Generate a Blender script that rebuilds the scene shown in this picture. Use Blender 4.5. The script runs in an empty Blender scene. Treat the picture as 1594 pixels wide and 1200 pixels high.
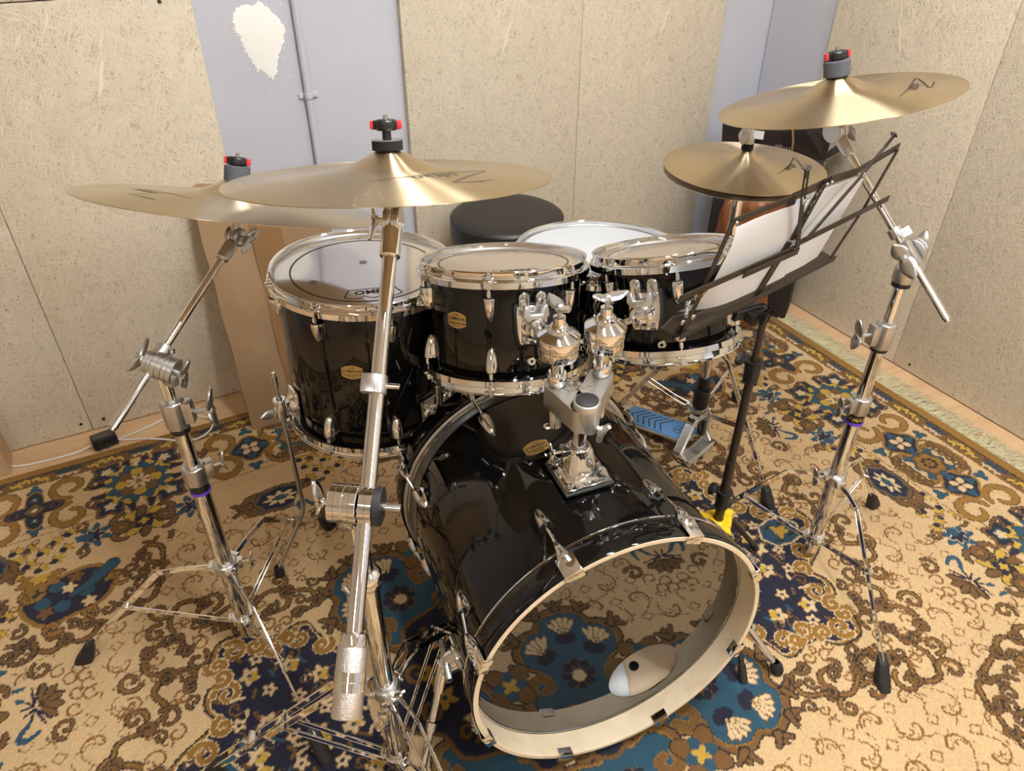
import bpy, bmesh, math, random
import numpy as np
from mathutils import Vector, Matrix
random.seed(4)
SC=bpy.context.scene; COL=SC.collection
PI=math.pi
V=Vector
# ------------------------------------------------------------------ camera
CAM=np.array([0,0,1.385]); FPX=1150.; PITCH=math.radians(35.5); YAW=math.radians(27.4)
RGT=np.array([math.cos(YAW),-math.sin(YAW),0]); _f=np.array([math.sin(YAW),math.cos(YAW),0]); _z=np.array([0,0,1.])
FWD=math.cos(PITCH)*_f-math.sin(PITCH)*_z; UPV=math.sin(PITCH)*_f+math.cos(PITCH)*_z
cam=bpy.data.cameras.new('camera'); camo=bpy.data.objects.new('camera',cam); COL.objects.link(camo)
cam.sensor_fit='HORIZONTAL'; cam.sensor_width=36; cam.lens=36*FPX/1594; cam.clip_start=.02
camo.matrix_world=Matrix([[RGT[0],UPV[0],-FWD[0],CAM[0]],[RGT[1],UPV[1],-FWD[1],CAM[1]],[RGT[2],UPV[2],-FWD[2],CAM[2]],[0,0,0,1]])
SC.camera=camo
# ------------------------------------------------------------------ materials
def mat(name,col,rough=.5,metal=0.,**k):
    m=bpy.data.materials.new(name); m.use_nodes=True; b=m.node_tree.nodes['Principled BSDF']
    b.inputs['Base Color'].default_value=(*col,1); b.inputs['Roughness'].default_value=rough; b.inputs['Metallic'].default_value=metal
    for kk,v in k.items(): b.inputs[kk.replace('_',' ')].default_value=v
    return m
def srgb(r,g,b):
    f=lambda c:(c/255/12.92 if c/255<=.04045 else ((c/255+.055)/1.055)**2.4)
    return (f(r),f(g),f(b))
class NT:
    def __init__(s,m): s.t=m.node_tree; s.b=s.t.nodes['Principled BSDF']
    def n(s,typ,**k):
        o=s.t.nodes.new(typ)
        for a,v in k.items():
            if a.startswith('i_'): o.inputs[a[2:].replace('_',' ')].default_value=v
            else: setattr(o,a,v)
        return o
    def l(s,a,b): s.t.links.new(a,b)
    def math(s,op,a,b=None):
        o=s.n('ShaderNodeMath',operation=op)
        for i,x in enumerate((a,b)):
            if x is None: continue
            if isinstance(x,(int,float)): o.inputs[i].default_value=x
            else: s.l(x,o.inputs[i])
        return o.outputs[0]
    def ramp(s,f,stops):
        o=s.n('ShaderNodeValToRGB'); e=o.color_ramp.elements
        while len(e)<len(stops): e.new(.5)
        for el,(p,c) in zip(e,stops): el.position=p; el.color=(*c,1)
        s.l(f,o.inputs[0]); return o.outputs[0]
    def bump(s,h,strength=.3,dist=.002,base=None):
        o=s.n('ShaderNodeBump',i_Strength=strength,i_Distance=dist); s.l(h,o.inputs['Height']); s.l(o.outputs[0],(base or s.b).inputs['Normal'])
def noise_bump(m,scale,strength=.2,dist=.002,detail=4):
    t=NT(m); tc=t.n('ShaderNodeTexCoord'); n=t.n('ShaderNodeTexNoise',i_Scale=scale,i_Detail=detail); t.l(tc.outputs['Object'],n.inputs['Vector']); t.bump(n.outputs[0],strength,dist); return t,tc,n
def scratched(m,lo,hi,scale=60):
    t=NT(m); tc=t.n('ShaderNodeTexCoord'); n=t.n('ShaderNodeTexNoise',i_Scale=scale,i_Detail=3); t.l(tc.outputs['Object'],n.inputs['Vector'])
    mr=t.n('ShaderNodeMapRange',i_To_Min=lo,i_To_Max=hi); t.l(n.outputs[0],mr.inputs[0]); t.l(mr.outputs[0],t.b.inputs['Roughness']); return m
CHROME=scratched(mat('chrome',(.83,.84,.85),.05,1),.03,.07)
DULLM=scratched(mat('satin_cast_metal',(.60,.61,.62),.3,1),.26,.36)
ALU=scratched(mat('cast_aluminium',(.72,.73,.74),.35,1),.30,.42)
STEEL=mat('worn_steel',(.55,.56,.57),.22,1)
KNURL=mat('knurled_steel',(.80,.81,.83),.3,1)
t=NT(KNURL); tc=t.n('ShaderNodeTexCoord'); vo=t.n('ShaderNodeTexVoronoi',i_Scale=700.); t.l(tc.outputs['Object'],vo.inputs['Vector']); t.bump(vo.outputs[0],.5,.0012)
LACQ=mat('black_lacquer',(.0035,.0033,.0033),.035,0,Specular_IOR_Level=.5)
scratched(LACQ,.03,.06,20)
BLKPL=mat('black_plastic',(.012,.012,.013),.35); noise_bump(BLKPL,300,.08,.0005)
RUBBER=mat('black_rubber',(.014,.014,.016),.55); noise_bump(RUBBER,200,.12,.0006)
FELT=mat('grey_felt',srgb(92,94,100),.95); noise_bump(FELT,500,.6,.002)
BFELT=mat('black_felt',(.012,.012,.013),.95); noise_bump(BFELT,500,.6,.002)
RED=mat('red_plastic',srgb(226,52,60),.3); noise_bump(RED,90,.03,.0004)
PURPLE=mat('purple_plastic',srgb(110,72,215),.35); noise_bump(PURPLE,90,.03,.0004)
YELLOW=mat('yellow_plastic',srgb(238,196,28),.4); noise_bump(YELLOW,90,.05,.0004)
BLUE=mat('blue_rubber',srgb(88,140,196),.5); noise_bump(BLUE,200,.1,.0005)
DKBLUE=mat('dark_blue_print',srgb(30,52,84),.6); noise_bump(DKBLUE,200,.1,.0005)
BRASSB=scratched(mat('gold_badge',srgb(214,184,118),.3,.8),.25,.38)
INK=mat('black_ink',(.012,.011,.010),.6); noise_bump(INK,100,.02,.0002)
GINK=mat('grey_ink',(.07,.065,.06),.6); noise_bump(GINK,100,.02,.0002)
BLKST=mat('black_painted_steel',srgb(52,44,38),.38,.2); noise_bump(BLKST,150,.05,.0004)
WHITEP=mat('white_plastic',srgb(225,224,220),.4); noise_bump(WHITEP,80,.04,.0004)
# cymbal bronze: lathed grooves, brushed around the axis
def bronze(name,col,rough=.31):
    m=mat(name,col,rough,1,Anisotropic=1.,Anisotropic_Rotation=.25); t=NT(m)
    tan=t.n('ShaderNodeTangent',direction_type='RADIAL',axis='Z'); t.l(tan.outputs[0],t.b.inputs['Tangent'])
    uv=t.n('ShaderNodeUVMap'); sx=t.n('ShaderNodeSeparateXYZ'); t.l(uv.outputs[0],sx.inputs[0])
    n1=t.n('ShaderNodeTexNoise',noise_dimensions='1D',i_Scale=420.,i_Detail=3.,i_Roughness=.7); t.l(sx.outputs[0],n1.inputs['W'])
    tc=t.n('ShaderNodeTexCoord'); n2=t.n('ShaderNodeTexNoise',i_Scale=9.,i_Detail=3.); t.l(tc.outputs['Object'],n2.inputs['Vector'])
    s=t.math('ADD',t.math('MULTIPLY',n1.outputs[0],.55),t.math('MULTIPLY',n2.outputs[0],.45))
    c=t.ramp(s,[(.3,tuple(x*.86 for x in col)),(.7,tuple(min(1,x*1.1) for x in col))]); t.l(c,t.b.inputs['Base Color'])
    t.bump(n1.outputs[0],.12,.0006); return m
BRONZE=bronze('lathed_bronze',(.63,.515,.34)); BRONZE2=bronze('paler_lathed_bronze',(.69,.595,.435),.31)
# drum film heads: clear film reflecting the room, wood seen through
def film(name,tint,mixw,rough=.06):
    m=bpy.data.materials.new(name); m.use_nodes=True; t=NT(m); nt=t.t; nt.nodes.remove(t.b); out=nt.nodes['Material Output']
    tr=t.n('ShaderNodeBsdfTransparent'); tr.inputs[0].default_value=(*tint,1)
    di=t.n('ShaderNodeBsdfTranslucent'); di.inputs[0].default_value=(.95,.83,.69,1); d2=t.n('ShaderNodeBsdfDiffuse'); d2.inputs[0].default_value=(.95,.83,.69,1)
    mx=t.n('ShaderNodeMixShader'); mx.inputs[0].default_value=.5; t.l(di.outputs[0],mx.inputs[1]); t.l(d2.outputs[0],mx.inputs[2])
    m1=t.n('ShaderNodeMixShader'); m1.inputs[0].default_value=mixw; t.l(tr.outputs[0],m1.inputs[1]); t.l(mx.outputs[0],m1.inputs[2])
    gl=t.n('ShaderNodeBsdfGlossy'); gl.inputs['Roughness'].default_value=rough
    nn=t.n('ShaderNodeTexNoise',i_Scale=14.,i_Detail=2.); tc=t.n('ShaderNodeTexCoord'); t.l(tc.outputs['Object'],nn.inputs['Vector'])
    bp=t.n('ShaderNodeBump',i_Strength=.05,i_Distance=.004); t.l(nn.outputs[0],bp.inputs['Height']); t.l(bp.outputs[0],gl.inputs['Normal'])
    fr=t.n('ShaderNodeFresnel',i_IOR=1.33); m2=t.n('ShaderNodeMixShader'); t.l(t.math('MULTIPLY',fr.outputs[0],.72),m2.inputs[0]); t.l(m1.outputs[0],m2.inputs[1]); t.l(gl.outputs[0],m2.inputs[2])
    t.l(m2.outputs[0],out.inputs[0]); return m
CLEARHEAD=film('clear_film_head',(.97,.95,.92),.75,.10)
COATED=mat('coated_white_head',srgb(188,193,198),.5); noise_bump(COATED,400,.15,.0006)
BLKHEAD=mat('black_gloss_head',(.010,.009,.008),.015,0,IOR=2.3,Coat_Weight=.0); scratched(BLKHEAD,.012,.02,5)
def wood(name,c0,c1,scale,stretch,rough=.45,axis=2):
    m=mat(name,c0,rough); t=NT(m); tc=t.n('ShaderNodeTexCoord'); mp=t.n('ShaderNodeMapping'); s=[scale*stretch]*3; s[axis]=scale; mp.inputs['Scale'].default_value=s
    t.l(tc.outputs['Object'],mp.inputs[0]); n=t.n('ShaderNodeTexNoise',i_Scale=1.,i_Detail=6.,i_Roughness=.6,i_Distortion=.6); t.l(mp.outputs[0],n.inputs['Vector'])
    t.l(t.ramp(n.outputs[0],[(.3,c0),(.7,c1)]),t.b.inputs['Base Color']); t.bump(n.outputs[0],.08,.0008); return m
MAPLE=wood('maple_ply',srgb(224,200,168),srgb(238,218,190),6,.25,.4)
HOOPWOOD=wood('bare_maple_hoop',srgb(218,200,170),srgb(236,222,196),5,3,.45)
OAK=wood('light_oak_laminate',srgb(196,160,122),srgb(216,184,146),3,9,.4,0)
OAKP=wood('light_oak_board',srgb(176,146,112),srgb(200,172,138),3,9,.45,2)
CARD=wood('brown_cardboard',srgb(140,113,84),srgb(157,129,98),3,3,.8)
CARDD=wood('packing_tape_band',srgb(130,98,64),srgb(142,109,74),3,3,.35)
PAPER=mat('white_paper',srgb(214,217,222),.7); noise_bump(PAPER,25,.15,.002)
LEATHER=mat('black_vinyl',(.017,.016,.016),.42); noise_bump(LEATHER,420,.25,.0008)
BLKCARD=mat('black_cardboard',srgb(38,32,34),.6); noise_bump(BLKCARD,30,.15,.002)
BRNBAG=mat('brown_glossy_bag',srgb(120,70,38),.38); noise_bump(BRNBAG,16,.9,.012,3)
PINKINK=mat('faded_pink_print',srgb(120,96,104),.7); noise_bump(PINKINK,60,.05,.0004)
# painted wall
WALLP=mat('blue_grey_wall_paint',srgb(186,190,206),.75)
t,tc,n=noise_bump(WALLP,160,.22,.0025,5)
n2=t.n('ShaderNodeTexNoise',i_Scale=2.5,i_Detail=3.); t.l(tc.outputs['Object'],n2.inputs['Vector']); t.l(t.ramp(n2.outputs[0],[(.3,srgb(183,186,199)),(.7,srgb(193,196,207))]),t.b.inputs['Base Color'])
PLASTER=mat('white_filler',srgb(240,241,238),.8); noise_bump(PLASTER,90,.4,.002)
CREAMW=mat('cream_wall_paint',srgb(204,194,174),.85); noise_bump(CREAMW,120,.2,.002)
CEILP=mat('ceiling_white',srgb(225,224,220),.9); noise_bump(CEILP,100,.1,.001)
# wood wool board: layers of crossing fibres over dark gaps
WOODWOOL=mat('wood_wool_board',srgb(212,196,168),.9)
t=NT(WOODWOOL); tc=t.n('ShaderNodeTexCoord'); acc=None; accs=None
sp=t.n('ShaderNodeSeparateXYZ'); t.l(tc.outputs['Object'],sp.inputs[0]); cb=t.n('ShaderNodeCombineXYZ'); t.l(t.math('ADD',sp.outputs[0],sp.outputs[1]),cb.inputs[0]); t.l(sp.outputs[2],cb.inputs[2])
wp=t.n('ShaderNodeTexNoise',i_Scale=7.,i_Detail=1.); t.l(cb.outputs[0],wp.inputs['Vector'])
vm=t.n('ShaderNodeVectorMath',operation='MULTIPLY_ADD'); t.l(wp.outputs['Color'],vm.inputs[0]); vm.inputs[1].default_value=(.06,.0,.06); t.l(cb.outputs[0],vm.inputs[2])
for i,(ry,sa,sb) in enumerate(((.2,17,300),(.85,19,320),(1.5,15,310),(2.1,18,300),(2.75,14,270),(1.15,20,330))):
    mp=t.n('ShaderNodeMapping'); mp.inputs['Rotation'].default_value=(0,ry,0); mp.inputs['Location'].default_value=(i*3.7,0,i*2.1); t.l(vm.outputs[0],mp.inputs[0])
    sc_=t.n('ShaderNodeVectorMath',operation='MULTIPLY'); t.l(mp.outputs[0],sc_.inputs[0]); sc_.inputs[1].default_value=(sa,0,sb)
    av=t.n('ShaderNodeVectorMath',operation='ADD'); t.l(sc_.outputs[0],av.inputs[0]); av.inputs[1].default_value=(0,i*7.3,0)
    nz=t.n('ShaderNodeTexNoise',i_Scale=1.,i_Detail=0.); t.l(av.outputs[0],nz.inputs['Vector'])
    r=t.math('SUBTRACT',1.0,t.math('MULTIPLY',t.math('ABSOLUTE',t.math('SUBTRACT',nz.outputs[0],.5)),9.5))
    r=t.math('ADD',r,(i*.03))
    acc=r if acc is None else t.math('MAXIMUM',acc,r)
n3=t.n('ShaderNodeTexNoise',i_Scale=1.3,i_Detail=2.); t.l(tc.outputs['Object'],n3.inputs['Vector'])
base=t.ramp(acc,[(.02,srgb(142,128,106)),(.30,srgb(192,179,157)),(.60,srgb(215,204,183)),(1.,srgb(225,215,195))]); t.l(base,t.b.inputs['Base Color']); t.bump(acc,.5,.004)
GELD=mat('grey_gel_dot',srgb(128,130,134),.5); noise_bump(GELD,200,.1,.0004)
PANELEDGE=mat('board_edge',srgb(150,128,98),.95); noise_bump(PANELEDGE,250,.6,.003)
# rug pile reads the woven colour of every knot
RUGM=mat('woven_wool_pile',(.6,.5,.3),.95,0,Sheen_Weight=.1,Sheen_Roughness=.5)
t=NT(RUGM); at=t.n('ShaderNodeAttribute',attribute_name='knots'); tc=t.n('ShaderNodeTexCoord')
n=t.n('ShaderNodeTexNoise',i_Scale=520.,i_Detail=2.); t.l(tc.outputs['Object'],n.inputs['Vector'])
n2=t.n('ShaderNodeTexNoise',i_Scale=5.,i_Detail=4.); t.l(tc.outputs['Object'],n2.inputs['Vector'])
f=t.math('ADD',t.math('MULTIPLY',n.outputs[0],.35),t.math('ADD',t.math('MULTIPLY',n2.outputs[0],.32),.66))
vm=t.n('ShaderNodeVectorMath',operation='SCALE'); t.l(at.outputs['Color'],vm.inputs[0]); t.l(f,vm.inputs['Scale']); t.l(vm.outputs[0],t.b.inputs['Base Color']); t.bump(n.outputs[0],.5,.003)
FRINGE=mat('cream_cotton_fringe',srgb(212,205,174),.95); noise_bump(FRINGE,200,.3,.001)
# ------------------------------------------------------------------ mesh builder
def frame(n,ref=None):
    z=V(n).normalized(); r=V(ref) if ref is not None else (V((1,0,0)) if abs(z.x)<.9 else V((0,1,0)))
    x=(r-z*r.dot(z)).normalized(); return x,z.cross(x),z
def mtx(o,n,ref=None):
    x,y,z=frame(n,ref); o=V(o)
    return Matrix([[x.x,y.x,z.x,o.x],[x.y,y.y,z.y,o.y],[x.z,y.z,z.z,o.z],[0,0,0,1]])
ORIG={}
class MB:
    def __init__(s): s.v=[];s.f=[];s.uv=None
    def add(s,vs,fs,M=None):
        o=len(s.v); s.v+= [M@V(p) for p in vs] if M is not None else [V(p) for p in vs]; s.f+=[tuple(i+o for i in f) for f in fs]; return s
    def rings(s,secs,closed=True,cap0=True,cap1=True,M=None,loop=False):
        n=len(secs[0]); vs=[p for r in secs for p in r]; fs=[]; k=len(secs)
        for i in range(k if loop else k-1):
            a,b=i*n,((i+1)%k)*n
            for j in range(n if closed else n-1): fs.append((a+j,a+(j+1)%n,b+(j+1)%n,b+j))
        if not loop:
            if cap0: fs.append(tuple(range(n-1,-1,-1)))
            if cap1: fs.append(tuple(range((k-1)*n,k*n)))
        return s.add(vs,fs,M)
    def lathe(s,prof,M=None,seg=32,cap=False,loop=False,a0=0,a1=2*PI):
        full=abs(a1-a0-2*PI)<1e-6; k=seg if full else seg+1
        secs=[[(r*math.cos(a0+(a1-a0)*j/seg),r*math.sin(a0+(a1-a0)*j/seg),z) for j in range(k)] for r,z in prof]
        return s.rings(secs,full,cap,cap,M,loop)
    def cyl(s,p0,p1,r,r1=None,seg=20,bev=0):
        p0,p1=V(p0),V(p1); L=(p1-p0).length; r1=r if r1 is None else r1
        pr=[(r,0),(r1,L)] if not bev else [(r-bev,0),(r,bev),(r1,L-bev),(r1-bev,L)]
        return s.lathe(pr,mtx(p0,p1-p0),seg,True)
    def tube(s,pts,r,seg=10,caps=True,loop=False):
        pts=[V(p) for p in pts]; n=len(pts); secs=[]; x=None
        for i,p in enumerate(pts):
            d=(pts[(i+1)%n]-pts[i-1]) if loop else (pts[min(i+1,n-1)]-pts[max(i-1,0)])
            d.normalize()
            if x is None: x=frame(d)[0]
            x=(x-d*x.dot(d)).normalized(); y=d.cross(x); rr=r[i] if isinstance(r,(list,tuple)) else r
            secs.append([p+x*(rr*math.cos(2*PI*j/seg))+y*(rr*math.sin(2*PI*j/seg)) for j in range(seg)])
        return s.rings(secs,True,caps,caps,None,loop)
    def bar(s,p0,p1,w,t,up=(0,0,1),w1=None):
        # flat bar: w measured along `up`, t across
        p0,p1=V(p0),V(p1); d=(p1-p0).normalized(); u=V(up); u=(u-d*u.dot(d)).normalized(); x=d.cross(u)
        def sec(p,w): 
            c=min(w,t)*.18; o=[]
            for a,b in ((-1,-1),(1,-1),(1,1),(-1,1)):
                q=p+x*(a*t/2)+u*(b*w/2)
                o+= [q-x*(a*c) , q-u*(b*c)] if (a*b>0) else [q-u*(b*c), q-x*(a*c)]
            return o
        return s.rings([sec(p0,w),sec(p1,w if w1 is None else w1)])
    def strip(s,pts,w,t,up=(0,0,1)):
        for a,b in zip(pts[:-1],pts[1:]): s.bar(a,b,w,t,up)
        return s
    def box(s,c,size,M=None):
        x,y,z=[a/2 for a in size]; c=V(c)
        vs=[c+V((i*x,j*y,k*z)) for k in (-1,1) for j in (-1,1) for i in (-1,1)]
        return s.add(vs,[(0,2,3,1),(4,5,7,6),(0,1,5,4),(2,6,7,3),(0,4,6,2),(1,3,7,5)],M)
    def prism(s,poly,z0,z1,M=None):
        n=len(poly); return s.rings([[(x,y,z0) for x,y in poly],[(x,y,z1) for x,y in poly]],True,True,True,M)
    def ball(s,c,r,seg=16,M=None,sc=(1,1,1)):
        m=Matrix.Translation(V(c)) if M is None else M@Matrix.Translation(V(c))
        k=seg//2; secs=[[(r*sc[0]*math.sin(PI*i/k)*math.cos(2*PI*j/seg),r*sc[1]*math.sin(PI*i/k)*math.sin(2*PI*j/seg),-r*sc[2]*math.cos(PI*i/k)) for j in range(seg)] for i in range(1,k)]
        secs=[[(0,0,-r*sc[2])]*seg]+secs+[[(0,0,r*sc[2])]*seg]
        return s.rings(secs,True,False,False,m)
    def build(s,name,m,parent=None,bevel=0,ang=.6,label=None,seg=2,origin=None):
        me=bpy.data.meshes.new(name)
        o0=V(ORIG[parent.name]) if parent is not None else V(origin or (0,0,0))
        bm=bmesh.new(); bv=[bm.verts.new(p-o0) for p in s.v]
        for f in s.f:
            g=[]
            for i in f:
                if bv[i] not in g: g.append(bv[i])
            if len(g)>2:
                try: bm.faces.new(g)
                except ValueError: pass
        bmesh.ops.remove_doubles(bm,verts=bm.verts,dist=1e-6)
        bmesh.ops.recalc_face_normals(bm,faces=bm.faces)
        if bevel:
            es=[e for e in bm.edges if len(e.link_faces)==2 and e.calc_face_angle()>.5]
            bmesh.ops.bevel(bm,geom=es,offset=bevel,segments=seg,affect='EDGES',profile=.5,clamp_overlap=True)
        for f in bm.faces: f.smooth=True
        for e in bm.edges:
            if len(e.link_faces)!=2 or e.calc_face_angle()>ang: e.smooth=False
        bm.to_mesh(me); bm.free()
        me.materials.append(m)
        o=bpy.data.objects.new(name,me); COL.objects.link(o)
        if parent is not None: o.parent=parent
        else: o.location=o0
        ORIG[o.name]=o0
        if label: o['label']=label
        return o
def thing(name,label,cat,loc,group=None):
    o=bpy.data.objects.new(name,None); COL.objects.link(o); o.location=loc; o.empty_display_size=.05
    o['label']=label; o['category']=cat
    if group: o['group']=group
    ORIG[o.name]=V(loc); return o
def tag(o,label,cat,group=None,kind=None):
    if label: o['label']=label
    if cat: o['category']=cat
    if group: o['group']=group
    if kind: o['kind']=kind
    return o
def text_mesh(body,size,depth=.0,bold=0.0,xs=1.0):
    cu=bpy.data.curves.new('t','FONT'); cu.body=body; cu.size=size; cu.align_x='CENTER'; cu.align_y='CENTER'; cu.extrude=depth; cu.offset=bold; cu.resolution_u=2
    ob=bpy.data.objects.new('t',cu); COL.objects.link(ob); dg=bpy.context.evaluated_depsgraph_get(); dg.update()
    me=ob.evaluated_get(dg).to_mesh(); vs=[(v.co.x*xs,v.co.y,v.co.z) for v in me.vertices]; fs=[tuple(p.vertices) for p in me.polygons]
    ob.evaluated_get(dg).to_mesh_clear(); bpy.data.objects.remove(ob); bpy.data.curves.remove(cu); return vs,fs
def arc(c,r,a0,a1,n): return [(c[0]+r*math.cos(a0+(a1-a0)*i/n),c[1]+r*math.sin(a0+(a1-a0)*i/n)) for i in range(n+1)]
def spline(P,k=6):
    P=[V(p) for p in P]; o=[]; n=len(P)
    for i in range(n-1):
        p0,p1,p2,p3=P[max(i-1,0)],P[i],P[i+1],P[min(i+2,n-1)]
        for j in range(k):
            u=j/k; o.append(.5*((2*p1)+(p2-p0)*u+(2*p0-5*p1+4*p2-p3)*u*u+(3*p1-p0-3*p2+p3)*u**3))
    return o+[P[-1]]
# ------------------------------------------------------------------ the room
XW,YW,ZC=2.115,2.115,2.62
def wall(name,c,size,m): 
    o=MB().box(c,size).build(name,m); o['kind']='structure'; return o
wall('floor',(-.44,-.44,-.05),(5.3,5.3,.1),OAK)
wb=wall('wall_back',(-.44,YW+.05,ZC/2),(5.3,.1,ZC),WALLP); wall('wall_right',(XW+.05,-.44,ZC/2),(.1,5.1,ZC),WALLP)
wall('wall_left',(-3.05,-.44,ZC/2),(.1,5.1,ZC),CREAMW); wall('wall_front',(-.44,-3.05,ZC/2),(5.3,.1,ZC),CREAMW)
wall('ceiling',(-.44,-.44,ZC+.05),(5.3,5.3,.1),CEILP)
# filler patch on the back wall (raised plaster with spatter)
pt=[(.329,1.085),(.350,1.092),(.364,1.088),(.385,1.094),(.402,1.083),(.424,1.055),(.438,1.028),(.434,1.01),(.426,.991),(.415,.972),(.406,.954),(.400,.93),(.387,.910),(.372,.925),(.358,.938),(.350,.932),(.345,.95),(.333,.976),(.326,1.0),(.322,1.023),(.314,1.035),(.313,1.053),(.318,1.07)]
pp=spline([(x,0,z) for x,z in pt+pt[:1]],5)[:-1]; rr=random.Random(3)
pp=[(p.x+rr.uniform(-.003,.003),p.z+rr.uniform(-.003,.003)) for p in pp]
cx,cz=.374,1.01
mb=MB(); n=len(pp); secs=[[(x,YW+.002,z) for x,z in pp],[(cx+(x-cx)*.985,YW-.0006,cz+(z-cz)*.985) for x,z in pp],[(cx+(x-cx)*.9,YW-.0016,cz+(z-cz)*.9) for x,z in pp]]
mb.rings(secs,True,False,True)
for k in range(46):
    a=rr.uniform(0,6.28); q=pp[rr.randrange(n)]; x=q[0]+rr.gauss(0,.010)+(.012 if rr.random()<.5 else 0); z=q[1]+rr.gauss(0,.014); s=rr.uniform(.0008,.0026)
    mb.lathe([(s,0),(s*.8,.0008),(.0001,.001)],mtx((x,YW+.0002,z),(0,-1,0)),7)
mb.build('filler_patch',PLASTER,wb) 
# wood wool panels
def panel(name,x0,x1,y0,y1,z0,z1,label,screws=(),nrm=None):
    mb=MB().box(((x0+x1)/2,(y0+y1)/2,(z0+z1)/2),(x1-x0-.0014,y1-y0-.0014,z1-z0))
    o=mb.build('acoustic_panel',WOODWOOL,None,.0025,origin=((x0+x1)/2,(y0+y1)/2,z0)); tag(o,label,'wall panel','wood wool panels on the walls')
    for s in screws: MB().lathe([(.0045,0),(.0045,.0012),(.003,.0018),(.0001,.0018)],mtx(s,nrm),10).build('screw',INK,o)
    return o
T0=2.09
WW='cream wood wool panel '
panel('acoustic_panel',-.92,-.317,T0,YW,.004,2.25,WW+'on the back wall above the black power adapter',[(-.341,T0,.034)],(0,-1,0))
panel('acoustic_panel',-.317,.225,T0,YW,.004,1.1285,WW+'behind the cardboard box, beside the wall strip with white filler patch',[(-.281,T0,.032),(.155,T0,1.113)],(0,-1,0))
panel('acoustic_panel',-.317,.225,T0,YW,1.131,2.25,'upper wood wool panel above the joint in the extreme upper corner beside the filler patch',[],(0,-1,0))
panel('acoustic_panel',.745,1.325,T0,YW,.004,2.25,WW+'on the back wall just beyond the strip with the conduit')
panel('acoustic_panel',1.325,1.885,T0,YW,.004,2.25,WW+'on the back wall nearest the room corner')
panel('acoustic_panel',T0,XW,1.25,1.82,.004,2.25,WW+'on the side wall nearest the corner, beside the black carton')
panel('acoustic_panel',T0,XW,-.53,1.25,.004,2.25,'wide '+WW+'on the side wall, second from the corner',[(T0,1.19,.03)],(-1,0,0))
# conduit on the back wall
ct=thing('cable_conduit','grey painted conduit running up the blue-grey wall beside the filler patch','conduit',(.470,YW-.012,0))
MB().cyl((.470,YW-.0115,.0),(.470,YW-.0115,ZC-.01),.0095,seg=18).build('pipe',WALLP,ct)
for z in (.25,.862,1.5,2.1):
    c=MB().lathe([(.0098,-.008),(.0118,-.008),(.0118,.008),(.0098,.008)],mtx((.470,YW-.0115,z),(0,0,1)),18,loop=True); c.box((.488,YW-.003,z),(.018,.006,.014)); c.box((.452,YW-.003,z),(.014,.006,.014)); c.build('clip',WALLP,ct,.0008)
# oak board at the far side
ob=MB().box((-.72,2.03,.55),(.385,.09,1.1)).build('oak_board',OAKP,None,.002,origin=(-.72,2.03,0)); tag(ob,'light oak board end standing on the floor beside the white cord','board')
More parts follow.
